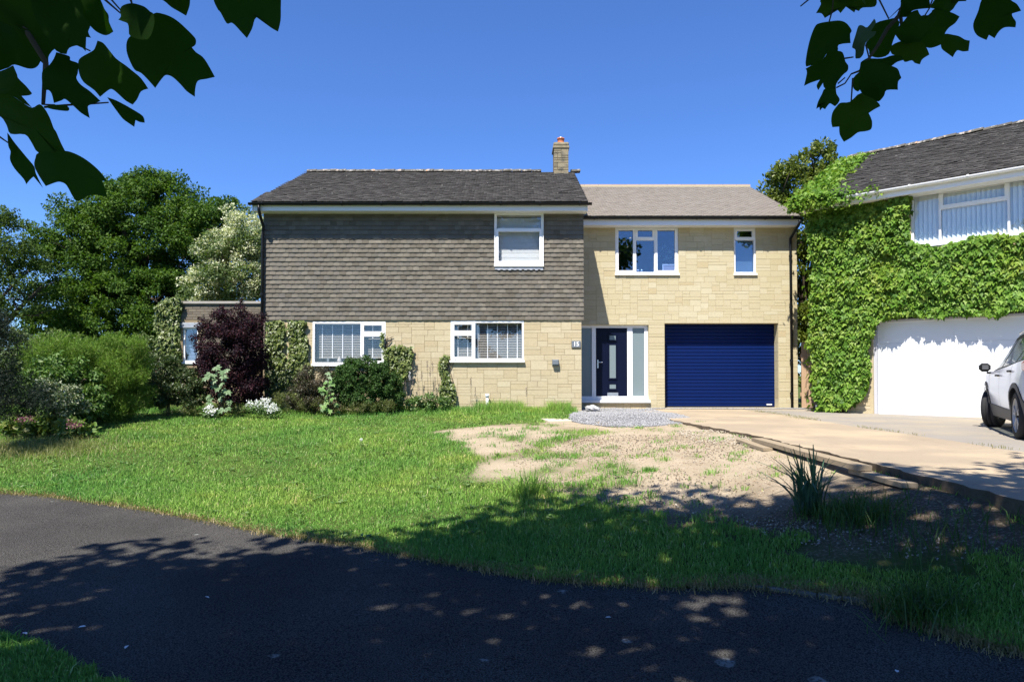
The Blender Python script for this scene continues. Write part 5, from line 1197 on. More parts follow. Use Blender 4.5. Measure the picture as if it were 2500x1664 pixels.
# --- shrubs below the left window
YC = 16.55
c0 = at(880, 1005, YC); cs = thing('clipped_shrub', 'clipped dark green shrub below the left window', 'shrub', (c0[0], YC, g2(c0[0],YC)))
EC = [E_px(890,915,YC,66,46,.38), E_px(850,940,YC,48,48,.35), E_px(930,935,YC,34,55,.35), E_px(890,965,YC,70,38,.35), E_px(960,960,YC+.1,30,45,.3)]
limbs(cs, (c0[0],YC,g2(c0[0],YC)), .03, .5, [(e[0],e[1],e[2]) for e in EC], seed=17, rmin=.007)
foliage(cs, 'foliage', EC, 60000, .042, M_leaf('clipped_leaf', [(.022,.058,.014),(.04,.09,.02),(.07,.13,.03)], .25, .5, .2), DIAMOND, 420, .085, 33, zmin=-.1)
c0 = at(770, 1005, YC); ts = thing('twiggy_shrub', 'brownish twiggy shrub between the ivy and the clipped shrub', 'shrub', (c0[0], YC, g2(c0[0],YC)))
ET = [E_px(775,925,YC,55,48,.35), E_px(745,960,YC,40,42,.3), E_px(800,960,YC,45,42,.3), E_px(770,975,YC-.1,70,30,.3)]
limbs(ts, (c0[0],YC,g2(c0[0],YC)), .025, .4, [(e[0],e[1],e[2]) for e in ET]+[at(740+k*9, 900+(k*37)%40, YC-.2)[:] for k in range(9)], seed=18, rmin=.005)
foliage(ts, 'foliage', ET, 20000, .036, M_leaf('twiggy_leaf', [(.025,.03,.015),(.05,.05,.025),(.07,.045,.03)], .2), DIAMOND, 110, .11, 34, zmin=-.1)
c0 = at(700, 1005, 16.5); lc = thing('border_plants', 'yellow-green low border plants along the foot of the ivy wall', 'plants', (c0[0], 16.5, g2(c0[0],16.5)))
foliage(lc, 'foliage', [E_px(700,985,16.4,45,24,.25), E_px(770,990,16.3,40,18,.2), E_px(660,985,16.4,25,18,.2), E_px(850,990,16.2,50,16,.2), E_px(930,992,16.2,40,14,.2), E_px(560,1000,15.6,60,12,.2), E_px(440,1000,15.3,60,10,.2)], 9000, .055, M_leaf('border_leaf', [(.06,.09,.02),(.11,.14,.03),(.17,.18,.06),(.10,.13,.05)], .3), NEEDLE, 130, .10, 35, droop=-.6, zmin=-.15); lc['category'] = 'plants'
# --- ivies and creeper on walls
MTivy = M_leaf('ivy_leaf', [(.04,.07,.012),(.09,.13,.025),(.15,.19,.05),(.19,.22,.07)], .25, .4, .4); MTivy_o = M_leaf('ivy_leaf_single', [(.04,.07,.012),(.09,.13,.025),(.15,.19,.05),(.19,.22,.07)], .25, .4, .4, island=False)
def wall_leaves(pts, nout, size, seed, spread=.5, tmpl=LOBED, droop=1.):
    rg = np.random.default_rng(seed); n = len(pts); nrm = unit(np.asarray(nout)[None]*1.0 + np.array([0,0,.55]) + rg.normal(size=(n,3))*spread*.8)
    tt = np.array([0,0,-droop])[None] + np.asarray(nout)[None]*.35 + rg.normal(size=(n,3))*spread
    return frames_from(tt, nrm), size*rg.uniform(.55,1.3,n)
def climbing(name, label, cat, polys, Y, n, size, m, seed, depth=.12, thin=None):
    rg = np.random.default_rng(seed); A = [[at(x, y, Y) for x, y in p] for p in polys]
    allx = [q[0] for p in A for q in p]; allz = [q[2] for p in A for q in p]
    cx = (min(allx)+max(allx))/2; iv = thing(name, label, cat, (cx, Y, max(min(allz), -.1)))
    x = rg.uniform(min(allx), max(allx), n*6); z = rg.uniform(min(allz), max(allz), n*6); wx = x+(vnoise(x,z,3.,seed)-.5)*.25; wz = z+(vnoise(x,z,3.,seed+5)-.5)*.2
    k = np.zeros(len(x), bool)
    for p in A: k |= inpoly(wx, wz, [(q[0], q[2]) for q in p])
    if thin: k &= vnoise(x, z, 2.5, seed+9) > thin
    x, z = x[k][:n], z[k][:n]; th = depth*(.25+.75*vnoise(x, z, 2.2, seed+3)); y = Y - th*rg.uniform(.1,1.,len(x))
    fr, sc = wall_leaves(x, (0,-1,0), size, seed); V, Fs = stamp(*LOBED, np.stack([x,y,z],1), fr, sc); o = obj('foliage', np_mesh('ivy', V-np.array(ORG[iv.name]), Fs), m, iv); o['kind'] = 'stuff'
    st_ = MB(); rn = random.Random(seed)
    for p in A:
        xa = np.mean([q[0] for q in p]); zl = min(q[2] for q in p); zh = max(q[2] for q in p)
        for _ in range(3): st_.tube([(xa+rn.uniform(-.1,.1),Y-.03,max(zl,-.1)), (xa+rn.uniform(-.15,.15),Y-.03,(zl+zh)/2), (xa+rn.uniform(-.2,.2),Y-.03,zh-.1)], [.015,.012,.006], 5)
    st_.build('stem', MT['bark'], iv); return iv
climbing('wall_ivy', 'ivy climbing the stone wall between the downpipe and the left window', 'ivy', [[(650,783),(695,783),(692,870),(700,940),(690,985),(652,985)], [(700,800),(712,783),(750,785),(745,810),(758,880),(762,930),(745,985),(705,985),(700,930),(705,860)]], YM-.005, 5200, .075, MTivy, 50, .16, .27)
climbing('wall_ivy', 'thick ivy clump beside the clipped shrub and the left window', 'ivy', [[(936,860),(960,848),(985,840),(1010,845),(1008,875),(995,905),(985,925),(975,960),(965,1000),(930,1000),(935,930)], [(937,812),(946,815),(946,850),(938,850)]], YM-.005, 2000, .07, MTivy, 51, .35)
climbing('wall_ivy', 'small narrow ivy growing up below the right window sill', 'ivy', [[(1072,875),(1085,866),(1093,872),(1092,900),(1105,915),(1100,940),(1112,930),(1115,975),(1110,995),(1070,995),(1075,930)]], YM-.005, 900, .06, MTivy, 52, .25)
climbing('wall_ivy', 'ivy column on the outer corner of the brick outbuilding', 'ivy', [[(385,735),(400,726),(450,728),(452,750),(440,775),(438,840),(445,890),(430,930),(395,930),(388,850),(382,780)]], YO-.01, 2600, .085, MTivy, 53, .3)
# creeper over the neighbouring house
MTcr = M_leaf('creeper_leaf', [(.0484,.1173,.012),(.0836,.1836,.018),(.1232,.2448,.028),(.176,.2958,.042),(.1936,.2958,.06)], .32, .5, .2, patch=(1.3,1.05,.9), pscale=.9)
MTcro = M_leaf('creeper_leaf_single', [(.0484,.1173,.012),(.0836,.1836,.018),(.1232,.2448,.028),(.176,.2958,.042),(.1936,.2958,.06)], .32, .5, .2, island=False)
cr_ = thing('wall_creeper', 'green creeper covering the front of the neighbouring house around its garage door', 'creeper', NC[:], NA, None, True)
CP = [nb_px(x, y, -.1) for x, y in [(1995,1008),(1985,960),(1980,900),(1975,780),(1985,650),(1975,560),(1985,500),(2020,475),(2100,470),(2224,470),(2215,560),(2222,585),(2250,602),(2330,592),(2500,567),(2700,545),(2700,735),(2500,757),(2400,770),(2300,768),(2210,772),(2150,788),(2128,800),(2128,900),(2112,960),(2085,985),(2070,1000)]]
CPz = [(p.x, p.z) for p in CP]; rg = np.random.default_rng(60); n = 24000
x = rg.uniform(-.5, 6.3, n*4); z = rg.uniform(-.05, 5.1, n*4); k = inpoly(x+(vnoise(x,z,3.,1)-.5)*.3, z+(vnoise(x,z,3.,2)-.5)*.25, CPz); x, z = x[k][:n], z[k][:n]
th = .08+.30*vnoise(x, z, 1.7, 61)+.1*(vnoise(x, z, 5., 62)-.5); y = -th*rg.uniform(.15,1.,len(x))
P = np.stack([x,y,z],1)
# leaves that wrap the corner and run up the verge of the roof
n2 = 4600; s_ = rg.uniform(0,1,n2); P2 = np.stack([-.15+rg.normal(0,.20,n2), NE+s_*(NR-NE)*.95, NZ+.02+s_*(NRZ-NZ)*.95], 1)+rg.normal(0,.06,(n2,3)); P2[:,0] += (1-s_)*rg.uniform(-.2,.4,n2)*rg.uniform(0,1,n2)**2
n3 = 2600; P3 = np.stack([-.1-.25*rg.uniform(0,1,n3), rg.uniform(-.1,5.5,n3), rg.uniform(0,5.2,n3)],1); n4 = 3000; x4 = rg.uniform(-.5,1.6,n4); P4 = np.stack([x4, NE-.06+rg.normal(0,.07,n4), NZ-.03+rg.normal(0,.10,n4)],1); P4 = P4[rg.uniform(0,1,n4) > np.clip((x4-.1)/1.0,0,.95)]
fr1, sc1 = wall_leaves(P, (0,-1,0), .105, 61, .45); fr2, sc2 = wall_leaves(P2, (-.3,-.5,.7), .11, 62, .6); fr3, sc3 = wall_leaves(P3, (-1,0,0), .12, 63, .5); fr4, sc4 = wall_leaves(P4, (0,-.6,.6), .09, 64, .6)
order = np.argsort(-(sc1)*(-P[:,1]+.4)); big = order[:300]; rest_ = order[300:]
lm = leaf_mesh(LOBED, MTcro, 'lobed')
for i in big:
    o = bpy.data.objects.new('leaf', lm); link(o, cr_); o.location = P[i]; o.rotation_euler = Matrix(fr1[i].T).to_euler(); o.scale = (sc1[i],)*3
V, Fs = stamp(*LOBED, np.concatenate([P[rest_],P2,P3,P4]), np.concatenate([fr1[rest_],fr2,fr3,fr4]), np.concatenate([sc1[rest_],sc2,sc3,sc4])); o = obj('foliage', np_mesh('creeper', V, Fs), MTcr, cr_); o['kind'] = 'stuff'
st_ = MB()
for k in range(7): st_.tube([(.15+k*.08,-.03,-.05),(.15+k*.10,-.03,1.8),(.1+k*.3,-.03,3.2)], [.03,.02,.008], 6)
st_.build('stem', MT['bark'], cr_)
# laurel-like tree behind the gap
YQ = 22.3; c0 = at(1965, 905, YQ); lt = thing('laurel_tree', 'tall glossy-leaved tree in the gap behind the extension and the creeper', 'tree', (c0[0], YQ, -.05))
EQ = [E_px(1960,450,YQ,80,60,1.), E_px(1905,470,YQ,45,50,.8), E_px(1990,400,YQ,40,40,.7), E_px(1935,560,YQ,70,90,1.), E_px(1960,720,YQ,60,120,1.), E_px(1890,440,YQ,25,30,.5), E_px(2030,440,YQ,50,60,.8), E_px(1970,860,YQ,60,80,1.), E_px(1965,800,YQ+.8,50,150,.8), E_px(1975,620,YQ+.8,60,120,.8)]
limbs(lt, (c0[0],YQ,-.05), .12, 5.0, [(e[0],e[1],e[2]) for e in EQ], seed=19)
MTl = M_leaf('laurel_leaf', [(.06,.085,.012),(.11,.15,.022),(.18,.21,.04)], .35, .4, .3)
foliage(lt, 'crown', EQ, 24000, .12, MTl, OVAL, 150, .33, 36, droop=-.2, zmin=.2)
foliage(lt, 'top_shoots', [E_px(1992,370,YQ,10,24,.12), E_px(2030,372,YQ,10,22,.12), E_px(1915,425,YQ,8,22,.1), E_px(1875,440,YQ,8,18,.1), E_px(1940,400,YQ,8,16,.1), E_px(1860,460,YQ,8,14,.1)], 420, .13, MTl, OVAL, None, seed=37, droop=-.6)
# --- front left bed: leafy perennials, pink flower heads, long dry grass
YS = 10.2; c0 = hit(90, 1062); pf = thing('leafy_perennials', 'low light-green leafy perennials with pink flower heads at the left lawn edge', 'plants', (c0[0], c0[1], g2(*c0)))
EPf = []
for p, q in ((30,1040),(70,1032),(110,1040),(150,1042),(180,1050),(55,1048),(130,1035)):
    h0 = hit(p, q+22); EPf.append((h0[0], h0[1], g2(*h0)+.20, .30, .3, .15))
foliage(pf, 'leaves', EPf, 4200, .11, M_leaf('perennial_leaf', [(.07,.13,.03),(.12,.20,.04),(.17,.24,.06),(.2,.2,.06)], .3), OVAL, 80, .10, 44, droop=-.1)
foliage(pf, 'flower_heads', [(*at(62,1022,9.6)[:], .10,.08,.03), (*at(185,1035,9.9)[:], .07,.06,.03), (*at(170,1032,9.9)[:], 0.05,.05,.03)], 260, .025, M_leaf('pink_petal', [(.16,.05,.08),(.24,.08,.13)], .2), OVAL, None, seed=45)
n = 5200; hx_, hy_ = hit(80, 1098); x = hx_+rng.normal(0,.75,n); y = hy_+rng.normal(0,.33,n)-.15*(x-hx_); V, Fs = blades(x, y, gz(x,y), rng.uniform(.07,.20,n), .006+0*x, .9)
o = obj('long_dry_grass', np_mesh('long_dry_grass', V, Fs), M_leaf('long_grass', [(.10,.15,.03),(.20,.22,.07),(.32,.30,.14),(.16,.18,.05)], .35)); o['kind'] = 'stuff'; tag(o, 'long yellowing grass in front of the leafy perennials', 'grass')
# weeds along the wall foot
n = 9000; x = rng.uniform(xm(960), xm(1405), n); y = YM-.08-np.abs(rng.normal(0,.30,n)); hh_ = rng.uniform(.06,.22,n)*(1+.8*(vnoise(x,y*0,1.6,3)>.55)); V, Fs = blades(x, y, gz(x,y)-.01, hh_, .008+0*x, .6)
o = obj('wall_weeds', np_mesh('wall_weeds', V, Fs), MT['grass']); o['kind'] = 'stuff'; tag(o, 'long grass and weeds along the foot of the stone wall', 'grass')
lw = thing('leafy_weeds', 'bushy green weeds between the ivy clump and the narrow ivy', 'plants', (xm(1040), 17.0, -.06))
foliage(lw, 'foliage', [E_px(1045,978,16.9,28,22,.2), E_px(1015,985,16.9,25,15,.2), E_px(1075,985,16.9,25,15,.2)], 2600, .06, MTgl, DIAMOND, 45, .1, 46, zmin=-.1)
# tall dry flower stalks
for i, (p, q) in enumerate(((1000,905),(1008,920),(1018,890),(1030,905),(1043,880),(1050,895),(1056,882),(1022,930),(1062,920),(990,930),(1150,920),(1160,945),(1285,945))):
    a = at(p, q, 17.1); s = thing('flower_stalk', 'thin flower stalk with faded mauve spike standing against the stone wall', 'flower', (a[0]+.03, 17.1, g2(a[0],17.1)), 0, 'flower stalks by the stone wall')
    MB().tube([(a[0]+.03,17.1,-.1),(a[0]+.02,17.1,a[2]*.5),(a[0],17.1,a[2])], [.005,.004,.003], 5).build('stem', M_plain('stalk', (.14,.13,.07), .8) if i == 0 else bpy.data.materials['stalk'], s)
    P = np.array(a)+np.stack([rng.normal(0,.009,60), rng.normal(0,.009,60), -rng.uniform(0,.24,60)],1); V, Fs = stamp(*DIAMOND, P, frames_from(rng.normal(size=(60,3)), rng.normal(size=(60,3))), rng.uniform(.014,.026,60))
    obj('spike', np_mesh('spike', V-np.array(ORG[s.name]), Fs), MTsp if i else None, s)
    if i == 0: MTsp = M_leaf('spike', [(.16,.12,.13),(.22,.15,.19),(.14,.13,.08)], .2); bpy.data.objects[s.children[-1].name].data.materials.clear(); s.children[-1].data.materials.append(MTsp)
# daffodil-like clump: strap leaves, each its own piece
MTst = M_leaf('strap_leaf', [(.05,.10,.055),(.07,.13,.07),(.10,.16,.085)], .25, .5, .3, island=False)
dcx, dcy = hit(1975, 1250); dz0 = g2(dcx, dcy); dc_ = thing('daffodil_clump', 'clump of upright blue-green daffodil leaves at the edge of the bare earth', 'plant', (dcx, dcy, dz0))
rn = random.Random(3)
for k in range(74):
    L = rn.uniform(.32,.66); az = rn.uniform(0, 2*math.pi); ln = abs(rn.gauss(0,.55)); dirv = Vector((math.cos(az)-.25, math.sin(az)*.7, 0)); w = rn.uniform(.008,.014); sd = Vector((-dirv.y, dirv.x, 0)).normalized()
    b0 = Vector((rn.uniform(-.1,.1), rn.uniform(-.08,.08), -.01)); V = []; m_ = 7; kink = rn.random() < .3; side = Vector((math.cos(az+1.2), math.sin(az+1.2), 0))
    for q in range(m_):
        f = q/(m_-1); p = b0 + dirv*(ln*L*1.2*f*f) + Vector((0,0,L*f*(1-.25*ln*f)))
        if kink and f > .78: p += dirv*(f-.78)*L*.9 - Vector((0,0,(f-.78)*L*1.5))
        ww = w*(1-.7*max(0,f-.6)/.4); V += [p-side*ww, p+side*ww]
    me = bpy.data.meshes.new('strap_leaf'); me.from_pydata([tuple(v) for v in V], [], [(2*q,2*q+1,2*q+3,2*q+2) for q in range(m_-1)]); me.materials.append(MTst); o = bpy.data.objects.new('leaf', me); link(o, dc_)
# shaded tufts of long grass around it
def tuft(label, px, py, n, r, h0, h1, m):
    c = hit(px, py); t_ = thing('grass_tuft', label, 'grass', (c[0], c[1], g2(*c))); x = c[0]+rng.normal(0,r,n); y = c[1]+rng.normal(0,r*.8,n); V, Fs = blades(x, y, gz(x,y)-.01, rng.uniform(h0,h1,n), .006+.004*rng.uniform(0,1,n), .9)
    o = obj('blades', np_mesh('tuft', V-np.array(ORG[t_.name]), Fs), m, t_); o['kind'] = 'stuff'; return t_
MTsh = M_leaf('tuft_blade', [(.035,.085,.014),(.06,.125,.022),(.10,.15,.04)], .3)
tuft('wide tuft of dark long grass right of the daffodil leaves', 2110, 1272, 420, .18, .10, .34, MTsh)
tuft('short grass tuft just behind the daffodil leaves', 2030, 1255, 300, .14, .08, .2, MTsh)
tuft('loose weedy tuft at the right end of the planting bed', 2300, 1330, 260, .3, .08, .28, MTsh)
tuft('tuft of long grass beside the path edge stone', 2250, 1500, 500, .14, .08, .26, MTsh)
tuft('tall grass tuft where the lawn meets the bare earth', 1290, 1205, 420, .12, .12, .36, MT['grass'])
for i, (p, q, n, r, l_) in enumerate(((1330,1118,120,.10,'small'),(1385,1110,110,.12,'small'),(1465,1112,130,.10,'small'),(1620,1124,90,.07,'small'),(1584,1150,200,.05,'small'),(1740,1155,80,.08,'small'),(1380,1136,90,.1,'small'),(1470,1136,110,.14,'small'),(1390,1165,130,.16,'small'),(1330,1090,120,.1,'small'),(1440,1058,500,.22,'flat'),(1380,1055,400,.25,'flat'),(1340,1075,160,.15,'flat'),(1560,1045,60,.05,'small'),(1710,1034,90,.07,'small'),(1650,1042,60,.08,'small'))):
    t_ = tuft('small grass tuft growing in the bare earth', p, q, n, r, .02, .10 if l_ == 'small' else .07, MT['grass']); t_['group'] = 'grass tufts in the bare earth'
# dandelion clock
c = hit(880, 1100); a = Vector((c[0], c[1], g2(*c))); dd = thing('dandelion_clock', 'single white dandelion seed head standing in the lawn', 'flower', a[:])
MB().tube([a, a+Vector((.01,0,.08)), a+Vector((.01,0,.17))], .003, 5).build('stem', bpy.data.materials['stalk'], dd)
n = 260; d_ = unit(rng.normal(size=(n,3))); P = np.array(a)+np.array([.01,0,.185])+d_*.004; V, Fs = stamp(*NEEDLE, P, frames_from(d_, rng.normal(size=(n,3))), np.full(n,.026)); obj('seed_head', np_mesh('seed_head', V-np.array(a), Fs), MTw, dd)
# edging stones at the path
FEi = [i for i, (p) in enumerate(FAR_EDGE)]
for k in range(5):
    p0 = Vector((*hit(1815+k*62, 1427+k*8.2), 0)); p1 = Vector((*hit(1815+(k+1)*62-4, 1427+(k+1)*8.2), 0)); d_ = p1-p0; L = d_.length; z = g2(*p0.xy)
    o = MB().box(-L/2, L/2, -.03, .03, -.06, .012, .006).build('edging_stone', M_plain('edging', (.13,.125,.11), .9, .1, 0, .25, 15) if k == 0 else bpy.data.materials['edging'])
    o.location = ((p0+p1)/2).xy.to_3d()+Vector((0,.02,z)); o.rotation_euler = (random.uniform(-.05,.05), 0, math.atan2(d_.y, d_.x)); tag(o, 'low concrete edging stone between the path and the shaded grass', 'edging', 'edging stones along the path')
# fallen pale leaves and litter on the path
for (p, q) in ((55,1543),(210,1527),(500,1455),(312,1574),(2190,1640),(1478,1506),(1160,1300),(2440,1335)):
    c = hit(p, q); o = bpy.data.objects.new('fallen_petal', leaf_mesh(OVAL, bpy.data.materials['white_petal'], 'petal')); COL.objects.link(o); o.location = (c[0], c[1], g2(*c)+.0); o.scale = (.045,.045,.045); o.rotation_euler = (random.uniform(-.2,.2), 0, random.uniform(0,6)); tag(o, 'pale fallen petal lying on the dark path', 'petal', 'petals fallen on the path')

# ================================================================== the tulip tree we stand under
tt_ = thing('tulip_tree', 'tulip tree whose lobed dark leaves hang into view above the path', 'tree', (-1.6, -2.2, -.74))
TC = Vector((-1.05, -1.0, 6.6)); ET_ = [(-1.05,-1.0,6.7,4.5,4.4,3.9), (-3.0,.9,5.9,2.4,2.3,1.8), (1.8,.2,6.0,2.6,2.2,2.0), (3.5,1.9,6.6,2.3,2.4,1.7), (4.5,2.3,6.7,1.8,2.2,1.5), (2.6,-1.6,5.8,2.6,2.4,1.8), (-.4,1.0,6.4,2.6,1.8,1.8), (-4.4,-.2,6.2,1.8,2.0,1.6), (-5.0,.5,6.3,1.5,1.7,1.4), (-1.3,-.4,4.3,1.6,1.4,.5), (.9,.4,4.4,1.2,1.0,.5)]  # last two low clumps are added out of view to shade the near leaves
limbs(tt_, (-1.6,-2.2,-.74), .22, 9.0, [(-4.2,-1.5,6.2),(2.8,-.6,6.4),(-.4,2.2,7.0),(-3,1.2,6.0),(1.8,1.6,6.4),(-1,-4.2,6.5),(1,-3,8.5),(-1.2,.5,9.4)], seed=22, rmin=.02)
def outframe(P):
    y = P[:,1]; d = np.maximum(y, .01); v = (P[:,2]-CAM_Z)/d; u = np.abs(P[:,0])/d
    return ~((y > -.2) & (v < .68) & (u < .95)) & (P[:,2] > 2.3)
mt_tul = M_leaf('tulip_leaf', [(.022,.055,.008),(.034,.075,.012),(.05,.095,.018)], .30, .4, .35)
foliage(tt_, 'crown', ET_, 34000, .16, mt_tul, TULIP, 370, .75, 70, droop=.5, keep=outframe, flat=.6)
MTt1 = M_leaf('tulip_leaf_near', [(.013,.042,.004),(.018,.054,.005),(.026,.064,.007)], .55, .6, .08, island=False)
LEFT = [[(1000,25),(1060,35),(1110,55),(1150,90),(1175,110),(1180,190),(1130,300),(1000,280),(985,215),(975,180),(940,165),(905,152),(925,125),(918,85),(935,45)],
 [(1175,105),(1240,105),(1310,130),(1370,170),(1430,225),(1475,270),(1500,305),(1495,345),(1468,362),(1500,400),(1550,435),(1590,490),(1645,590),(1580,605),(1515,620),(1495,680),(1492,742),(1430,700),(1380,645),(1320,590),(1275,575),(1250,590),(1215,635),(1188,675),(1140,620),(1080,560),(1030,535),(990,460),(968,390),(970,320),(1000,275),(1100,200)],
 [(745,312),(790,330),(840,390),(890,450),(960,500),(1010,540),(1080,600),(1135,680),(1080,700),(1050,760),(1015,802),(960,770),(900,715),(860,685),(830,690),(765,743),(720,690),(640,630),(605,560),(598,480),(620,440),(700,395),(725,370)],
 [(430,400),(530,430),(535,460),(590,480),(600,500),(595,560),(585,600),(620,650),(690,700),(770,775),(700,800),(672,820),(687,905),(620,865),(560,810),(500,760),(470,770),(412,790),(395,720),(370,690),(328,680),(320,560),(345,525),(375,500),(410,450)],
 [(520,-150),(700,-120),(770,0),(800,70),(830,115),(835,170),(868,242),(812,272),(740,245),(690,200),(600,120),(520,0)],
 [(250,-120),(500,-150),(600,0),(640,120),(690,190),(675,245),(697,290),(660,285),(655,395),(605,350),(530,368),(510,415),(430,390),(330,250),(240,60)],
 [(-60,-100),(260,-100),(330,40),(420,200),(460,330),(400,390),(370,440),(375,510),(320,480),(200,350),(80,200),(-60,120)],
 [(-160,60),(0,90),(120,180),(230,300),(310,420),(305,480),(270,520),(210,525),(110,495),(60,520),(-60,560),(-160,400)],
 [(-140,560),(0,545),(100,500),(130,570),(140,600),(200,660),(245,715),(225,730),(165,735),(245,825),(180,790),(100,740),(0,720),(-140,700)],
 [(-120,720),(0,715),(100,740),(180,790),(245,825),(300,798),(340,830),(380,900),(410,980),(430,1010),(460,1080),(495,1150),(560,1260),(570,1340),(540,1300),(480,1200),(420,1165),(295,1170),(240,1090),(190,1030),(80,1025),(50,960),(0,890),(-120,840)],
 [(500,1155),(560,1170),(640,1210),(720,1270),(780,1330),(822,1390),(780,1385),(800,1430),(822,1510),(700,1490),(600,1540),(560,1510),(510,1420),(470,1395),(430,1395),(350,1425),(300,1350),(262,1270),(270,1210),(295,1170),(420,1160)],
 [(55,1015),(75,1040),(110,1090),(200,1200),(262,1275),(275,1330),(330,1440),(290,1390),(260,1350),(230,1375),(200,1412),(180,1370),(110,1290),(75,1220),(80,1160),(62,1115)],
 [(820,745),(880,765),(950,800),(1020,840),(1095,890),(1107,940),(1070,935),(1037,920),(1028,972),(980,940),(940,910),(900,860),(850,790)],
 [(345,820),(400,803),(500,805),(530,830),(520,850),(450,845),(390,835)],
 [(1150,-40),(1300,-90),(1455,-40),(1455,0),(1450,50),(1425,122),(1370,90),(1310,55),(1250,5)],
 [(1640,-30),(1760,-180),(1900,-220),(2080,-170),(2145,-30),(2150,60),(2148,160),(2128,243),(2070,210),(2010,150),(1980,125),(1950,150),(1930,220),(1890,293),(1850,250),(1800,195),(1770,175),(1735,180),(1690,100),(1660,60)]]
RIGHT = [[(500,205),(590,198),(650,220),(690,265),(705,300),(690,330),(695,415),(580,430),(570,490),(480,500),(430,570),(370,610),(270,640),(262,600),(280,480),(310,360),(350,260),(390,225)],
 [(490,490),(600,492),(630,530),(645,590),(672,630),(665,680),(620,720),(560,800),(555,850),(450,850),(430,795),(385,865),(368,820),(400,765),(310,795),(247,825),(275,700),(262,660),(350,610),(430,570)],
 [(450,850),(555,850),(560,900),(590,950),(575,990),(545,1020),(520,1000),(490,995),(450,1048),(415,1030),(400,1062),(390,1000),(365,1045),(380,980),(420,900)],
 [(770,250),(810,245),(855,262),(920,180),(937,220),(890,300),(940,300),(920,345),(840,410),(820,510),(790,555),(765,562),(740,555),(740,480),(712,460),(712,430),(740,340)],
 [(1060,185),(1120,175),(1155,200),(1160,240),(1100,400),(1060,520),(960,555),(880,530),(870,480),(840,440),(850,400),(930,330),(890,300),(940,220)],
 [(1270,120),(1340,95),(1370,150),(1440,145),(1500,90),(1520,200),(1400,330),(1365,400),(1310,400),(1200,420),(1100,300),(1190,220)],
 [(1370,155),(1450,145),(1500,85),(1650,115),(1740,160),(1700,220),(1640,265),(1600,320),(1580,400),(1555,430),(1470,460),(1415,450),(1365,400),(1368,345),(1310,390),(1300,300)],
 [(1600,325),(1680,335),(1740,350),(1790,380),(1838,390),(1825,490),(1770,495),(1715,485),(1675,550),(1620,510),(1570,470),(1560,420),(1580,370)],
 [(1310,400),(1370,395),(1420,450),(1450,525),(1400,555),(1375,580),(1360,618),(1310,605),(1280,580),(1212,595),(1180,540),(1090,520),(1085,440),(1200,390)],
 [(880,560),(1000,560),(1100,530),(1190,540),(1210,575),(1140,595),(1080,635),(1000,630),(920,640),(800,640),(790,600),(850,560)],
 [(800,600),(900,570),(1000,600),(1110,640),(1150,665),(1170,720),(1180,748),(1150,785),(1148,862),(1040,865),(1015,920),(960,975),(900,940),(800,890),(770,800),(775,700),(785,640)],
 [(800,890),(950,975),(978,1020),(920,1050),(868,1085),(890,1130),(902,1180),(890,1240),(830,1260),(765,1270),(700,1320),(630,1360),(590,1290),(585,1215),(520,1220),(508,1160),(520,1080),(560,1020),(600,985),(690,975)],
 [(720,750),(780,690),(800,760),(800,835),(765,880),(720,845)],
 [(1950,0),(2020,-90),(2160,-90),(2230,0),(2290,40),(2330,105),(2250,125),(2248,160),(2280,210),(2275,265),(2180,262),(2120,300),(2075,368),(2020,335),(1998,385),(1920,350),(1880,300),(1870,230),(1900,150),(1920,100)],
 [(405,0),(500,-110),(700,-130),(900,-80),(945,0),(925,65),(810,75),(775,108),(750,75),(730,122),(690,85),(650,65),(597,128),(565,95),(520,100),(447,175),(415,130),(362,128),(410,40)],
 [(1175,0),(1230,-90),(1400,-90),(1450,0),(1455,80),(1340,90),(1280,110),(1255,160),(1160,165),(1180,60)],
 [(1500,0),(1600,-90),(1750,-60),(1800,0),(1805,12),(1730,15),(1645,115),(1500,85),(1450,75),(1480,30)]]
MTt2 = M_leaf('tulip_leaf_underside', [(.05,.09,.06),(.06,.10,.07)], .3, .6, .1, island=False)
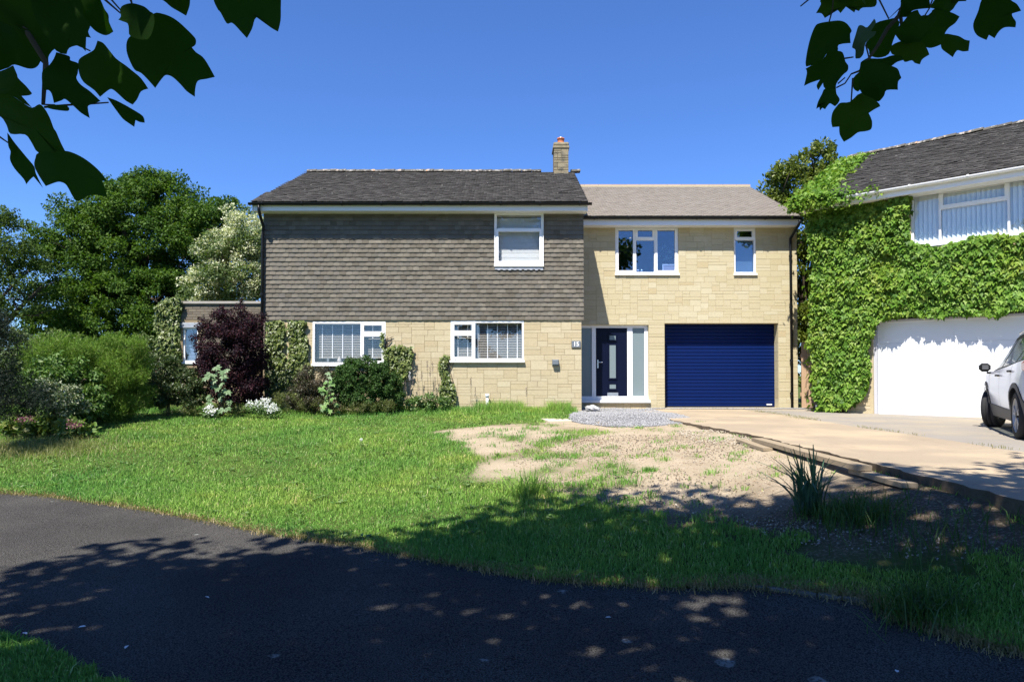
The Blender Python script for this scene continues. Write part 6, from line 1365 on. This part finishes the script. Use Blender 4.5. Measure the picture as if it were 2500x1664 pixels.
def near_leaf(branch, poly, sc, ox, D, seed):
    """a real leaf at its own distance: outline, tilt, cupped blade"""
    rn = random.Random(seed); P = [(x/sc+ox, y/sc) for x, y in poly]; cx = sum(p[0] for p in P)/len(P); cy = sum(p[1] for p in P)/len(P); ax, ay = rn.uniform(-.35,.35), rn.uniform(-.25,.5); cup = rn.uniform(.25,.6)
    # round the outline between the points, keep the lobe tips sharp
    n = len(P); Q = [np.array(p, float) for p in P]; T = []
    for k in range(n):
        a_, b_ = Q[k]-Q[k-1], Q[(k+1) % n]-Q[k]; c_ = a_.dot(b_)/(np.linalg.norm(a_)*np.linalg.norm(b_)+1e-9); T.append((Q[(k+1) % n]-Q[k-1])*.5*(0 if c_ < .25 else 1))
    P = []
    for k in range(n):
        j = (k+1) % n
        for q in (0, .34, .67): P.append(tuple((2*q**3-3*q*q+1)*Q[k]+(q**3-2*q*q+q)*T[k]+(-2*q**3+3*q*q)*Q[j]+(q**3-q*q)*T[j]))
    n = len(P)
    def pt(x, y):
        u = (x-cx)/FPX*D; v = (cy-y)/FPX*D; return at(x, y, D + u*ax - v*ay + cup*(u*u+v*v)*6 + .004*math.sin(u*70)*math.cos(v*50))
    V = [pt(cx, cy)] + [pt(cx+(x-cx)*.55, cy+(y-cy)*.55) for x, y in P] + [pt(x, y) for x, y in P]
    F = [(0, 1+k, 1+(k+1) % n) for k in range(n)] + [(1+k, 1+n+k, 1+n+(k+1) % n, 1+(k+1) % n) for k in range(n)]
    me = bpy.data.meshes.new('leaf'); c = V[0].copy(); og = ORG[branch.name]; me.from_pydata([tuple(v-c) for v in V], [], F); me.materials.append(MTt2 if seed == 203 else MTt1)
    bm = bmesh.new(); bm.from_mesh(me); bmesh.ops.recalc_face_normals(bm, faces=bm.faces[:]); bm.to_mesh(me); bm.free()
    for p in me.polygons: p.use_smooth = True
    o = bpy.data.objects.new('leaf', me); link(o, branch); o.location = c-og
def twig(b, pts, sc, ox, D, r0, r1):
    b.tube([at(x/sc+ox, y/sc, D) for x, y in pts], [r0+(r1-r0)*k/(len(pts)-1) for k in range(len(pts))], 6)
SL, SR = 3.136, 3.927
b = MB(); twig(b, [(-500,-500),(-150,-120),(150,150),(350,480),(330,800),(420,805)], SL, 0, 1.22, .009, .0016); twig(b, [(600,-300),(760,-40),(920,100)], SL, 0, 1.22, .004, .0015); twig(b, [(800,-60),(925,80)], SL, 0, 1.22, .002, .0014); twig(b, [(960,-300),(1000,0),(1010,30)], SL, 0, 1.22, .003, .0014); twig(b, [(340,820),(500,805),(720,793),(830,785)], SL, 0, 1.2, .002, .0012); twig(b, [(500,300),(690,390)], SL, 0, 1.2, .002, .0012); twig(b, [(-100,970),(0,1050),(65,1095)], SL, 0, 1.2, .002, .0012); twig(b, [(1800,-500),(1850,-150)], SL, 0, 1.3, .003, .0015)
b.tube([(-3.0,-1.0,4.4),(-2.2,.4,2.9), at(-500/SL,-500/SL,1.22)], [.03,.018,.009], 7); b.tube([(-2.2,.4,2.9), at(600/SL,-300/SL,1.22)], [.012,.004], 6); b.tube([(-2.2,.4,2.9), at(1800/SL,-500/SL,1.3)], [.012,.003], 6); b.tube([(-2.2,.4,2.9), at(960/SL,-300/SL,1.22)], [.010,.003], 6)
brL = b.build('branch', MT['bark'], tt_, True)
for i, p in enumerate(LEFT): near_leaf(brL, p, SL, 0, 1.12+.05*((i*7) % 5), 100+i)
b = MB(); twig(b, [(1300,-400),(1220,-60),(1200,60),(1160,150),(1050,270),(960,430),(870,560),(780,680),(700,710)], SR, 1900, 2.05, .010, .0025); twig(b, [(1175,160),(1190,300),(1225,370)], SR, 1900, 2.05, .005, .003)
for q in ([(520,95),(490,205)], [(950,-40),(1060,180),(1175,70)], [(840,430),(870,550)], [(715,750),(700,970)], [(640,560),(720,548)], [(560,840),(640,800),(700,710)], [(575,800),(640,745)], [(300,-10),(215,60)], [(550,-300),(530,-20),(520,95)], [(2100,-300),(2090,-60)], [(1600,-300),(1500,-60),(1450,80),(1400,160)]): twig(b, q, SR, 1900, 2.05, .0025, .002)
b.tube([(3.0,-.6,4.2),(2.4,.9,3.1), at(1300/SR+1900,-400/SR,2.05)], [.03,.02,.010], 7); b.tube([(2.4,.9,3.1), at(550/SR+1900,-300/SR,2.05)], [.012,.003], 6); b.tube([(2.4,.9,3.1), at(2100/SR+1900,-300/SR,2.05)], [.012,.003], 6); b.tube([(2.4,.9,3.1), at(1600/SR+1900,-300/SR,2.05)], [.012,.003], 6)
brR = b.build('branch', MT['bark'], tt_, True)
for i, p in enumerate(RIGHT): near_leaf(brR, p, SR, 1900, 1.95+.05*((i*7) % 5), 200+i)
# the rest of the foliage on those two boughs, above and outside the view
def bough_leaves(branch, segs, n, seed):
    rg = np.random.default_rng(seed); A = np.array([list(a) for a, c in segs]); C_ = np.array([list(c) for a, c in segs]); k = rg.integers(0, len(segs), n); q = rg.uniform(0, 1, n)[:,None]
    P = A[k]*(1-q)+C_[k]*q+rg.normal(0,.10,(n,3)); y = np.maximum(P[:,1], .01); P = P[((P[:,2]-CAM_Z)/y > .60) | (np.abs(P[:,0])/y > .84)]; n = len(P)
    V, Fs = stamp(*TULIP, P, frames_from(rg.normal(size=(n,3))*.6+np.array([0,0,-.8]), rg.normal(size=(n,3))*.7+np.array([0,-.3,.8])), rg.uniform(.09,.16,n))
    o = obj('upper_foliage', np_mesh('bough', V-np.array(ORG[branch.name]), Fs), mt_tul, branch); o['kind'] = 'stuff'
JR, JL = Vector((2.4,.9,3.1)), Vector((-2.2,.4,2.9))
bough_leaves(brR, [(Vector((3.0,-.6,4.2)), JR)]+[(JR, at(x/SR+1900, -300/SR, 2.05)) for x in (550,1300,1600,2100)], 420, 81)
bough_leaves(brL, [(Vector((-3.0,-1.0,4.4)), JL)]+[(JL, at(x/SL, -300/SL, 1.22)) for x in (-500,600,960,1800)], 380, 82)
